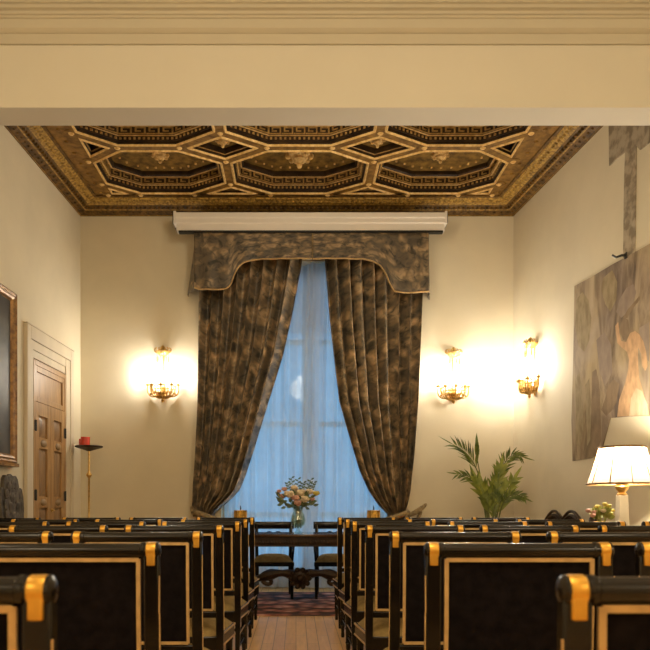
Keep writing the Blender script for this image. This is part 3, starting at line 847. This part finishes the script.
s2 = copy_tree(s1); s2.location = (P(454, 0, 9.05).x, YB, 2.42); s2['label'] = 'gilded candle sconce on the back wall right of the window'
s3 = copy_tree(s1); d3 = 8.48; s3.location = (XR(d3), d3, 2.40); s3.rotation_euler = (0, 0, -(PI/2-TH)); s3['label'] = 'gilded candle sconce on the right-hand wall near the corner'

# ------------------------------------------------------------------ banquet chairs
def chair():
    t = thing('event_chair', '', 'chair', (0, 0, 0), 0, 'black and gilt chairs in rows')
    ZR, H = .975, .24
    b = MB()
    r = .0205
    e = .264
    b.lathe([(1e-7, -e), (.016, -e+.001), (.0235, -e+.006), (.0235, -e+.012), (r, -e+.015), (r, -.222), (.0235, -.219), (.0235, -.211), (r, -.208), (r, .208), (.0235, .211), (.0235, .219), (r, .222), (r, e-.015), (.0235, e-.012), (.0235, e-.006), (.016, e-.001), (1e-7, e)], (0, -.03, ZR), 'x', seg=16)
    b.build('top_rail', M['black'], t)
    for s in (-1, 1):
        b = MB()
        b.lathe([(.0225, s*H-.015), (.0240, s*H-.011), (.0240, s*H+.011), (.0225, s*H+.015)], (0, -.03, ZR), 'x', seg=16)
        b.box(s*H-.0115, s*H+.0115, -.0525, -.035, ZR-.042, ZR-.005)
        b.build('gilt_band', M['gold'], t, bevel=.003)
        b = MB()
        path = [(-.03, ZR-.01), (-.028, .80), (-.016, .60), (0, .44), (-.005, .30), (-.045, 0)]
        wid = [.044, .044, .042, .042, .034, .026]
        vs = []
        for (y, z), w in zip(path, wid):
            k = s*(H if z > .5 else H-.0)
            vs += [(k-w/2, y-.016, z), (k+w/2, y-.016, z), (k+w/2, y+.016, z), (k-w/2, y+.016, z)]
        n = len(path)
        b.add(vs, [(i*4+k, i*4+(k+1) % 4, (i+1)*4+(k+1) % 4, (i+1)*4+k) for i in range(n-1) for k in range(4)]+[(3,2,1,0), tuple((n-1)*4+k for k in range(4))])
        b.build('back_post', M['black'], t, bevel=.005)
        b = MB()
        for k in range(3):
            (y0, z0), (y1, z1) = path[k], path[k+1]
            if k == 0: z0 -= .06
            b.bar((s*(H+.0235), y0-.0145, z0), (s*(H+.0225), y1-.0145, z1), .003, .003, (0, 1, 0))
        b.build('post_line', M['trim'], t)
    yb = lambda z: interp([(.5, -.010), (.60, -.016), (.80, -.028), (.96, -.03)], z)
    b = MB()
    def pf(u, v):
        x = lerp(-.205, .205, u); z = lerp(.535, .955, v)
        return (x, yb(z)-.004-.006*math.sin(PI*u)*math.sin(PI*v), z)
    def pb(u, v):
        x = lerp(-.205, .205, u); z = lerp(.535, .955, v)
        return (x, yb(z)+.014+.018*math.sin(PI*u)*math.sin(PI*v), z)
    b.grid(pf, 6, 6); b.grid(pb, 6, 6)
    b.build('back_panel', M['panelfab'], t)
    b = MB()
    xi = .2035
    for s in (-1, 1):
        for z0, z1 in ((.548, .66), (.66, .80), (.80, .952)):
            b.bar((s*xi, yb(z0)-.009, z0), (s*xi, yb(z1)-.009, z1), .0115, .008, (0, 1, 0))
    b.bar((-xi, yb(.94)-.009, .949), (xi, yb(.94)-.009, .949), .008, .0115, (0, 0, 1))
    b.bar((-xi, yb(.55)-.009, .548), (xi, yb(.55)-.009, .548), .008, .0115, (0, 0, 1))
    b.build('back_trim', M['trim'], t)
    b = MB(); b.box(-.225, .225, -.022, .008, .505, .538); b.build('lower_rail', M['black'], t, bevel=.004)
    # seat
    fw, rw, D = .276, .228, .47
    b = MB()
    tr = [(-rw, .005), (rw, .005), (fw, D), (-fw, D)]
    b.prism(tr, lambda a, y, z: (a, y, z), .325, .400); b.build('seat_frame', M['black'], t, bevel=.006)
    b = MB()
    def cf(u, v):
        y = lerp(.012, D-.008, v); w = lerp(rw, fw, v)-.006
        q = (1-abs(2*u-1)**3.5)*(1-abs(2*v-1)**4)
        return (lerp(-w, w, u), y, .398+.085*q**.55)
    b.grid(cf, 12, 12); b.build('seat', M['olive'], t)
    b = MB()
    for z in (.394, .332):
        for p, q in (((-rw-.003, .01), (-fw-.003, D)), ((rw+.003, .01), (fw+.003, D)), ((-fw, D+.003), (fw, D+.003))):
            b.bar((*p, z), (*q, z), .006, .009)
    b.build('seat_trim', M['trim'], t)
    for s in (-1, 1):
        b = MB()
        b.lathe([(.013, 0), (.015, .02), (.013, .05), (.018, .10), (.022, .105), (.018, .115), (.019, .20), (.024, .205), (.024, .215), (.019, .22), (.021, .30), (.025, .31), (.025, .315), (.022, .33)], (s*(fw-.03), D-.035, 0), seg=10)
        b.build('leg', M['black'], t)
        b = MB()
        for z in (.15, .24):
            b.tube([(s*H*.98, -.02, z), (s*(fw-.03), D-.035, z)], .010, 6)
        for k in (.35, .65):
            p = Vector((s*H*.98, -.02, .15)).lerp(Vector((s*(fw-.03), D-.035, .15)), k); b.ball(p+Vector((0, 0, .045)), .016, 6, 5); b.tube([p, p+Vector((0, 0, .09))], .006, 6)
        st = b.build('stretcher', M['black'], t)
        c = MB(); c.bar((s*(H*.98+.0105), -.01, .24), (s*(fw-.0195), D-.045, .24), .003, .006); c.build('stretcher_line', M['trim'], st)
    b = MB(); b.tube([(-(fw-.03), D-.035, .2), (fw-.03, D-.035, .2)], .010, 6); b.build('stretcher', M['black'], t)
    return t
proto = chair()
ROWY = [1.036, 1.97, 2.81, 3.71, 4.62, 5.40, 6.30]
ORD = ['nearest', 'second', 'third', 'fourth', 'fifth', 'sixth', 'farthest']
NUM = ['first', 'second', 'third', 'fourth', 'fifth']
lefts = [[40], [152], [197, 47], [219.5, 103.5, -14], [237.5, 142, 45.5], [245.5, 160, 76, -10], [252, 185, 118, 50]]
rights = [[575], [433, 645], [395, 553], [369.5, 484, 603], [354.5, 451.5, 549, 646], [347.5, 433, 519], [340, 407, 474]]
first = True
for r, y in enumerate(ROWY):
    for side, lst in (('left', lefts[r]), ('right', rights[r])):
        for k, px in enumerate(lst):
            xin = (px-CX)*y/F
            xc = xin-.24 if side == 'left' else xin+.24
            o = proto if first else copy_tree(proto)
            first = False
            if r == 6 and side == 'left' and k == 3: y_ = y-.24; xc = xc-.02
            else: y_ = y
            o.location = (xc, y_+.03, 0)
            o.rotation_euler = (0, 0, random.uniform(-.006, .006))
            rowtxt = {0: 'nearest row', 6: 'farthest row'}.get(r, ORD[r]+' row back')
            o['label'] = f"black gilt-banded chair, {rowtxt}, {NUM[k]} chair {side} of the aisle"

# ------------------------------------------------------------------ rug, table, dining chairs, things on the table
b = MB(); b.box(-1.35, 1.6, 7.0, 8.86, 0, .012); rug = b.build('rug', M['rug']); tag(rug, 'dark red patterned rug under the dining table', 'rug')
TX0, TX1, TY0, TY1, TZ = -.90, 0.99, 7.42, 8.10, .80
tc = (TX0+TX1)/2; tyc = (TY0+TY1)/2
tb = thing('refectory_table', 'long polished dark wood table before the window', 'table', (tc, tyc, .0125))
HL, HW = (TX1-TX0)/2, (TY1-TY0)/2
b = MB(); b.box(-HL, HL, -HW, HW, .757, .787); b.build('tabletop', M['table'], tb, bevel=.008)
b = MB(); b.box(-HL+.04, HL-.04, -HW+.03, HW-.03, .66, .757)
for k in range(60):
    x = -HL+.07+k*(2*HL-.14)/59; b.ball((x, -HW+.028, .70), .017, 6, 4, 0, (1, .5, 1.4))
b.box(-HL+.03, HL-.03, -HW+.018, HW-.018, .655, .668); b.build('apron', M['wood_dark'], tb)
for s in (-1, 1):
    b = MB()
    x = s*(HL-.16)
    lyre = [(0, .66), (.20, .66), (.20, .60), (.12, .54), (.10, .44), (.16, .34), (.17, .24), (.11, .15), (.20, .08), (.25, .06), (.25, 0), (0, 0)]
    pl = lyre+[(-a, z) for a, z in lyre[::-1] if a > 0]
    b.prism(pl, lambda a, z, t: (x+t, a, z), -.035, .035)
    b.build('leg', M['wood_dark'], tb, bevel=.008)
b = MB()
for s in (-1, 1):
    pts = bez([(0, 0, .29), (s*.18, 0, .39), (s*.38, 0, .36), (s*.45, 0, .22), (s*(HL-.15), 0, .24)], 18)
    b.tube(pts, [.050+.013*math.sin(i*.9) for i in range(19)], 8)
    b.tube(bez([(s*.42, 0, .26), (s*.36, 0, .18), (s*.28, 0, .24), (s*.34, 0, .28)], 8), .024, 8)
b.lathe([(1e-7, -.06), (.07, -.055), (.105, -.035), (.11, 0), (.105, .035), (.07, .055), (1e-7, .06)], (0, 0, .29), 'y', 16)
for k in range(10):
    a = 2*PI*k/10; b.ball((.10*math.cos(a), -.045, .29+.095*math.sin(a)), .030, 8, 5)
b.ball((0, -.06, .29), .045, 10, 6)
b.build('carved_stretcher', M['wood_dark'], tb)

def dining_chair():
    # faces -Y (towards the camera); origin at floor centre
    t = thing('dining_chair', '', 'chair', (0, 0, 0), 0, 'dining chairs behind the table')
    for s in (-1, 1):
        b = MB(); b.tube(bez([(s*.19, .26, 0), (s*.19, .18, .25), (s*.195, .18, .5), (s*.20, .24, .86)], 10), [.016, .018, .02, .021, .022, .022, .021, .02, .02, .02, .02], 8)
        b.build('back_post', M['black'], t)
        b = MB(); b.tube(bez([(s*.215, -.26, 0), (s*.215, -.19, .2), (s*.21, -.20, .42)], 8), [.014, .016, .018, .02, .021, .022, .022, .023, .023], 8)
        b.build('leg', M['black'], t)
        b = MB(); b.tube(bez([(s*.20, .20, .70), (s*.235, .05, .72), (s*.24, -.13, .66), (s*.225, -.17, .52), (s*.215, -.16, .43)], 12), .015, 8)
        b.ball((s*.235, -.10, .655), .026, 8, 6)
        b.build('armrest', M['black'], t)
    b = MB()
    def cr(u, v):
        x = lerp(-.235, .235, u); return (x, .245-.03*(1-(2*u-1)**2)*-1+0.0, .80+.09*v)
    b.grid(cr, 12, 2); b.build('crest_rail', M['black'], t, solid=.022, bevel=.004)
    b = MB(); b.tube([(-.195, .21, .66), (.195, .21, .66)], .013, 8)
    for x in (-.05, .05):
        b.tube([(x+.05*math.cos(2*PI*k/16), .222, .715+.05*math.sin(2*PI*k/16)) for k in range(17)], .011, 6, cap=False)
    b.ball((0, .215, .715), .02, 8, 6); b.build('splat', M['black'], t)
    b = MB(); b.prism([(-.21, .20), (-.24, -.23), (.24, -.23), (.21, .20)], lambda a, y, z: (a, y, z), .375, .425); b.build('seat_frame', M['black'], t, bevel=.008)
    b = MB()
    def cf(u, v):
        y = lerp(.185, -.222, v); w = lerp(.20, .232, v)
        q = (1-abs(2*u-1)**3.5)*(1-abs(2*v-1)**4)
        return (lerp(-w, w, u), y, .426+.085*q**.55)
    b.grid(cf, 12, 12); b.build('seat', M['olive'], t)
    return t
c1 = dining_chair(); c1.location = (-.275, 8.40, .017); c1.scale = (1.06, 1, 1); c1['label'] = 'black open-backed dining chair with olive seat behind the table, left one'
c2 = copy_tree(c1); c2.location = (.465, 8.40, .017); c2['label'] = 'black open-backed dining chair with olive seat behind the table, right one'

TT = .80
# vase and bouquet
vx, vy = (298-CX)*7.72/F, 7.72
vs_ = thing('glass_vase', 'clear footed glass vase at the middle of the dark table', 'vase', (vx, vy, TT))
b = MB(); b.lathe([(.001, 0), (.055, 0), (.06, .008), (.03, .022), (.018, .04), (.03, .055), (.072, .09), (.085, .14), (.07, .20), (.052, .235), (.058, .275), (.088, .335), (.085, .335), (.052, .275), (.046, .235), (.064, .20), (.078, .14), (.066, .095), (.02, .065), (.001, .06)], seg=20); b.build('vase_body', M['vase'], vs_)
b = MB(); b.lathe([(.001, .066), (.06, .095), (.074, .14), (.062, .195), (.001, .197)], seg=16); b.build('water', glass_mat('vase water', (0.93, 0.95, 0.84), 0.05), vs_)
bq = thing('bouquet', 'cream and pink rose bouquet standing in the glass vase', 'bouquet', (vx, vy, TT-.045)); bq.scale = (1.3, 1.15, 1.2)
b = MB()
for k in range(14):
    a = 2*PI*k/14*2.4; rr = .02+.09*random.random()
    b.tube(bez([(.03*math.cos(a+2.5), .03*math.sin(a+2.5), .085), (.01*math.cos(a), .01*math.sin(a), .24), (rr*1.2*math.cos(a), rr*math.sin(a), .42)], 6), .004, 5)
b.build('stems', M['green'], bq)
def rose(b, c, r):
    b.ball(c, r*.62, 8, 6)
    for k in range(9):
        a = 2*PI*k/9+random.random(); t = 0.5 if k % 2 else 0.1
        d = Vector((math.cos(a)*.6, math.sin(a)*.6, t)); b.ball(Vector(c)+d*r*.75, r*.5, 6, 5, 0, (1, 1, .8))
spots = [(-.075, .39, .060, 'flower_cream'), (.02, .40, .066, 'flower_cream'), (.055, .345, .058, 'flower_cream'), (-.02, .355, .05, 'flower_pink'), (-.13, .375, .042, 'flower_pink'),
         (.10, .415, .048, 'flower_cream'), (.155, .40, .04, 'flower_yellow'), (-.115, .44, .036, 'flower_pink'), (-.03, .45, .045, 'flower_cream'), (-.16, .42, .03, 'flower_pink'), (.0, .31, .045, 'flower_pink'), (.12, .35, .035, 'flower_pink')]
for k, (x, z, r, m) in enumerate(spots):
    b = MB(); rose(b, (x, -.04+.10*((k*37 % 10)/10-.4), z), r*.8); b.build('flower', M[m], bq)
def leaf(b, p, q, w, n=None):
    p = Vector(p); q = Vector(q); d = q-p; a = d.cross(n or Vector((0, -1, 0.3)))
    if a.length < 1e-5: a = d.cross(Vector((1, 0, 0)))
    a = a.normalized()*w; s = d.cross(a).normalized()*w*.35
    m1 = p.lerp(q, .35); m2 = p.lerp(q, .7)
    b.add([p, m1+a+s, m1, m1-a+s, m2+a*.7+s, m2, m2-a*.7+s, q], [(0,1,2),(0,2,3),(1,4,5,2),(2,5,6,3),(4,7,5),(5,7,6)])
b = MB()
for k in range(70):
    a = random.uniform(0, 2*PI); rr = random.uniform(.02, .15); z = random.uniform(.27, .40)
    p = Vector((rr*math.cos(a), rr*.7*math.sin(a), z)); q = p+Vector((math.cos(a)*.05, math.sin(a)*.03, random.uniform(-.02, .06)))
    leaf(b, p, q, .014)
for x, z, lx in ((-.055, .545, -.045), (.0, .535, .0), (.045, .50, .03), (.11, .53, .08), (.135, .50, .11), (-.09, .50, -.07)):
    b.tube(bez([(lx*.3, 0, .33), (lx, 0, .43), (x, 0, z)], 5), .003, 5)
    for j in range(7):
        s = (-1)**j; p = Vector((lerp(lx, x, j/6), 0, lerp(.43, z, j/6))); leaf(b, p, p+Vector((s*.028, -.01, .018)), .009)
b.build('foliage', M['green'], bq)
# gilt lanterns
def lantern(px, label):
    d = 7.66
    t = thing('candle_lantern', label, 'lantern', ((px-CX)*d/F, d, TT), 0, 'gilt glass lanterns')
    b = MB(); b.lathe([(.075, 0), (.078, .012), (.068, .02), (.068, .235), (.074, .24), (.074, .252), (.064, .252), (.064, .03), (1e-7, .03)], seg=8, sq=True); b.build('glass_body', M['amber'], t, smooth=.3)
    b = MB()
    for k in range(8):
        a = 2*PI*(k+.5)/8; b.tube([(.069*math.cos(a), .069*math.sin(a), .01), (.069*math.cos(a), .069*math.sin(a), .255)], .006, 6)
    b.build('ribs', M['brass'], t)
    b = MB(); b.lathe([(.03, .03), (.03, .25), (.028, .255), (1e-7, .255)], seg=12); c = b.build('candle', M['wax'], t)
    b = MB(); b.tube([(0, 0, .25), (.003, 0, .275), (-.002, 0, .305)], [.006, .008, .003], 6); b.build('wick', M['iron'], c)
    return t
lantern(240.5, 'gilt glass candle lantern at the left end of the table')
lantern(373.5, 'gilt glass candle lantern at the right end of the table')

# ------------------------------------------------------------------ palm
PDp = 8.25
pm = thing('potted_palm', 'green potted palm in the right corner below the sconces', 'plant', (P(492, 0, PDp).x, PDp, 0))
px0 = pm.location.x
b = MB(); b.lathe([(.001, 0), (.15, 0), (.17, .05), (.21, .40), (.225, .42), (.225, .45), (.20, .45), (.195, .41), (.001, .41)], seg=24); b.build('pot', M['pot'], pm)
b = MB(); b.lathe([(.194, .405), (.10, .425), (.001, .43)], seg=20); b.build('soil', M['soil'], pm)
def loc(x, y, dd=0):
    q = P(x, y, PDp+dd); return Vector((q.x-px0, dd, q.z))
def frond(ctrl, nl, ll, w, m, start=.35, up=.3, spread=1.0):
    pts = bez(ctrl, 24)
    b = MB(); b.tube(pts, [.012*(1-.75*i/24) for i in range(25)], 6)
    fr = b.build('frond', M['stem'], pm)
    g = MB()
    for k in range(nl):
        f = start+(1-start)*k/(nl-1); i = f*24; i0 = min(23, int(i)); p = pts[i0].lerp(pts[i0+1], i-i0); d = (pts[i0+1]-pts[i0]).normalized()
        side = d.cross(Vector((0, -1, 0.15))).normalized()
        for s in (-1, 1):
            L = ll*(1-.55*abs(f-.55)/.45*.8)*random.uniform(.85, 1.1)
            dirv = (d*.75+side*s*spread*random.uniform(.6, 1)+Vector((0, -.35*random.uniform(-.6, 1), up-.2*random.random()))).normalized()
            tip = p+dirv*L-Vector((0, 0, .12*L))
            mid_ = p+dirv*L*.5
            a = dirv.cross(Vector((0, -1, .2))).normalized()*w
            g.add([p, p.lerp(mid_, .5)+a, mid_+a, p.lerp(mid_, .5)-a, mid_-a, tip, mid_+Vector((0, .01, .01))], [(0,1,3),(1,2,6),(1,6,3),(3,6,4),(2,5,6),(6,5,4)])
    tip = pts[-1]; leaf(g, tip, tip+(pts[-1]-pts[-2]).normalized()*ll*.9, w)
    g.build('leaflets', M[m], fr)
base = Vector((0, 0, .43))
frond([base+Vector((-.02, 0, 0)), loc(490,500), loc(478,480), loc(480,458), loc(456,446,-.1)], 17, .30, .007, 'leaf', .66, .34, .6)
frond([base, loc(486,505), loc(480,470,.05), loc(477,463,.05), loc(477,452,.06)], 4, .26, .020, 'leaf', .86, .7, .15)
frond([base+Vector((.02, .02, 0)), loc(496,500,.1), loc(497,470,.1), loc(505,450,.05), loc(520,456)], 15, .20, .010, 'leaf', .5, .0, .7)
frond([base+Vector((-.03, -.02, 0)), loc(486,505,-.05), loc(482,480,-.05), loc(474,476,-.1), loc(459,474,-.12)], 9, .18, .010, 'leaf', .62, .0, .6)
frond([base+Vector((.03, -.03, 0)), loc(497,515,-.1), loc(500,494,-.15), loc(512,491,-.2), loc(523,497,-.2)], 11, .15, .012, 'leaf', .5, .02, .8)
frond([base+Vector((0, -.03, 0)), loc(492,512,-.05), loc(492,495,-.06), loc(497,484,-.05), loc(500,470,0)], 12, .28, .020, 'leaf_light', .45, .2, .55)
frond([base+Vector((-.03, .02, 0)), loc(489,512,-.1), loc(487,500,-.12), loc(482,492,-.1), loc(478,483,-.1)], 9, .27, .024, 'leaf_light', .4, .2, .5)
frond([base+Vector((.03, .02, 0)), loc(495,515,-.1), loc(497,505,-.12), loc(504,495,-.12), loc(512,482,-.1)], 10, .26, .020, 'leaf_light', .42, .15, .55)
frond([base, loc(489,514,-.12), loc(489,510,-.14), loc(488,505,-.14), loc(485,497,-.14)], 8, .20, .018, 'leaf', .5, .2, .6)
frond([base, loc(493,516,-.12), loc(493,510,-.14), loc(495,503,-.14), loc(497,488,-.1)], 10, .20, .014, 'leaf', .4, .2, .6)

# ------------------------------------------------------------------ side table, lamp, small bouquet, settee by the right wall
ld = 5.78; lx = P(622, 0, ld).x
sd = thing('side_table', 'dark side table against the right wall carrying the lamp', 'table', (lx-.02, ld-.02, 0), 0)
b = MB(); b.box(-.32, .32, -.34, .34, .735, .765); b.build('tabletop', M['wood_dark'], sd, bevel=.006)
b = MB(); b.box(-.29, .29, -.31, .31, .66, .735); b.build('apron', M['wood_dark'], sd)
for sx in (-1, 1):
    for sy in (-1, 1):
        b = MB(); b.bar((sx*.26, sy*.28, .66), (sx*.26, sy*.28, 0), .05, .05, (0, 1, 0), 0, .028, .028); b.build('leg', M['wood_dark'], sd)
lm = thing('table_lamp', 'lit table lamp with ivory pleated shade and white column base', 'lamp', (lx, ld, .765))
b = MB(); b.box(-.075, .075, -.075, .075, 0, .03); b.box(-.06, .06, -.06, .06, .03, .05)
b.bar((0, 0, .05), (0, 0, .425), .088, .088, (0, 1, 0), 0, .072, .072)
b.build('column', M['white'], lm, bevel=.004)
b = MB(); b.lathe([(.036, .42), (.042, .432), (.028, .445), (.032, .455), (.05, .475), (.056, .495), (.045, .505), (.05, .515), (.03, .535), (.016, .545), (.016, .67)], seg=16); b.build('capital', M['brass'], lm)
shz0 = CAMZ+(CY-484)*ld/F-.765; shz1 = CAMZ+(CY-447.5)*ld/F-.765
R0, R1 = .270, .178
b = MB()
seg = 96
def shf(u, v):
    a = 2*PI*u; r = lerp(R0, R1, v)*(1+.006*math.cos(seg/2*a*.5))*(1-.02*math.sin(PI*v))
    return (r*math.cos(a), r*math.sin(a), lerp(shz0, shz1, v))
b.grid(shf, seg, 8); b.build('lamp_shade', M['shade'], lm, smooth=3.2)
b = MB()
for r, z in ((R0, shz0), (R1, shz1)):
    b.tube([((r+.002)*math.cos(2*PI*k/40), (r+.002)*math.sin(2*PI*k/40), z) for k in range(41)], .009, 6, cap=False)
for k in range(10):
    a = 2*PI*(k+.28)/10
    b.tube([(R0*1.003*math.cos(a), R0*1.003*math.sin(a), shz0), ((R0+R1)/2*.985*math.cos(a), (R0+R1)/2*.985*math.sin(a), (shz0+shz1)/2), (R1*1.003*math.cos(a), R1*1.003*math.sin(a), shz1)], .0042, 5)
b.build('shade_trim', M['frame'], lm)
b = MB(); b.lathe([(.014, .67), (.018, .68), (.03, .72), (.033, .745), (.02, .775), (1e-7, .785)], seg=12); b.build('bulb', emit('lit lamp bulb', (1.0, .88, .68), 2300), lm)

fd = 5.55; fx = P(601.5, 0, fd).x
cup = thing('flower_cup', 'small gilt cup for flowers on the side table left of the lamp', 'vase', (fx, fd, .765))
b = MB(); b.lathe([(.04, 0), (.042, .01), (.018, .03), (.014, .09), (.03, .14), (.055, .205), (.058, .21), (.05, .205), (.02, .145), (1e-7, .14)], seg=16); b.build('cup', M['gold'], cup)
fb = thing('flower_posy', 'small yellow green and pink posy left of the lamp', 'bouquet', (fx, fd, .985)); fb.scale = (1.3, 1.3, 1.25)
b = MB()
for k in range(90):
    a = random.uniform(0, 2*PI); e = random.uniform(-.1, 1.3); rr = random.uniform(.03, .085)
    p = Vector((rr*math.cos(a)*math.cos(e), rr*math.sin(a)*math.cos(e), .03+rr*math.sin(e)*.9)); leaf(b, p*.5+Vector((0, 0, .0)), p*1.1, .012)
for k in range(5):
    a = 2*PI*k/5; b.tube([(.012*math.cos(a), .012*math.sin(a), -.03), (.04*math.cos(a), .04*math.sin(a), .05)], .004, 5)
b.build('foliage', M['green_lime'], fb)
for k, (x, z, m) in enumerate(((-.075, .03, 'flower_pink'), (-.055, .05, 'flower_pink'), (-.03, .085, 'flower_yellow'), (.0, .10, 'flower_yellow'), (.03, .09, 'flower_yellow'), (.06, .06, 'flower_yellow'), (-.01, .06, 'flower_cream'), (.04, .04, 'flower_yellow'), (-.085, .06, 'flower_pink'))):
    b = MB(); rose(b, (x, -.05+.02*(k % 3), z), .019); b.build('flower', M[m], fb)

se = bpy.data.objects.new('carved_settee', None); COL.objects.link(se)
se.location = RW(7.35, 0, .04); se.rotation_euler = (0, 0, TH)
tag(se, 'dark carved wooden settee with scrolled top against the right wall beside the palm', 'settee')
b = MB(); b.box(-.10, -.05, -.5, .5, .45, .86)
b.build('backrest', M['wood_dark'], se, bevel=.01)
b = MB()
for yc, dr in ((.30, 1), (-.08, 1)):
    b.tube(bez([(-.075, yc+.24, .86), (-.075, yc+.27, .99), (-.075, yc+.10, 1.03), (-.075, yc-.02, .95), (-.075, yc-.16, .90)], 14), [.022, .028, .034, .038, .04, .04, .038, .036, .034, .032, .03, .028, .026, .024, .022], 8)
    b.tube([(-.075, yc+.12+.05*math.cos(a*.55), .93+.04*math.sin(a*.55)) for a in range(11)], .016, 6)
for yc in (.30, -.08):
    for dz, rr in ((.0, .018), (.045, .016)):
        b.tube([(-.115, yc+.26-.03*j, .90+dz+.10*math.sin(PI*j/14)) for j in range(15)], rr, 6)
b.ball((-.075, -.42, .955), .055, 10, 8); b.tube([(-.075, -.42, .86), (-.075, -.42, .95)], .025, 8)
b.tube([(-.075, -.5, .86), (-.075, .5, .86)], .03, 8)
b.build('crest', M['wood_dark'], se)
b = MB(); b.box(-.55, -.05, -.5, .5, .38, .45); b.build('seat', M['wood_dark'], se, bevel=.01)
for x in (-.52, -.08):
    for y in (-.46, .46):
        b = MB(); b.lathe([(.03, 0), (.036, .05), (.022, .1), (.034, .2), (.024, .3), (.036, .38)], (x, y, 0), seg=10); b.build('leg', M['wood_dark'], se)

# ------------------------------------------------------------------ lights, world, camera
def point(name, loc, e, r, c):
    l = bpy.data.lights.new(name, 'POINT'); l.energy = e; l.shadow_soft_size = r; l.color = c
    o = bpy.data.objects.new(name, l); COL.objects.link(o); o.location = loc
    return o
WARM = (1.0, .825, .56)
for x, y in ((-1.7, 1.6), (2.0, 1.6), (-1.9, -0.9), (2.2, -0.9)):
    point('front_fill_light', (x, y, 2.5), 52 if y < 0 else 34, .18, WARM)  # added fill lights out of view, no sconces hang here
point('rear_fill_light', (0.05, 5.72, 4.55), 58, .2, (1.0, .86, .64))  # added fill hidden behind the beam, brightens floor and rear room; no fixture
point('front_overhead_fill', (0.2, 0.4, 4.2), 190, .35, WARM)  # invented overhead fill for the front room, bare point without a chandelier

w = bpy.data.worlds.new('dusk sky'); SC.world = w; w.use_nodes = True
bg = w.node_tree.nodes['Background']; bg.inputs['Color'].default_value = (0.28, 0.585, 0.83, 1); bg.inputs['Strength'].default_value = 2.4

cam = bpy.data.cameras.new('camera'); co = bpy.data.objects.new('camera', cam); COL.objects.link(co)
co.location = (0, 0, CAMZ); co.rotation_euler = (PI/2, 0, 0)
cam.sensor_width = 36; cam.lens = 36*F/650
cam.shift_x = (325-CX)/650; cam.shift_y = (CY-325)/650
cam.clip_start = .05
cam.dof.use_dof = True; cam.dof.focus_distance = 7.0; cam.dof.aperture_fstop = 7.0
SC.camera = co
vs = SC.view_settings
vs.view_transform = 'Standard'; vs.look = 'None'; vs.gamma = 1; vs.use_curve_mapping = False; vs.exposure = -0.14
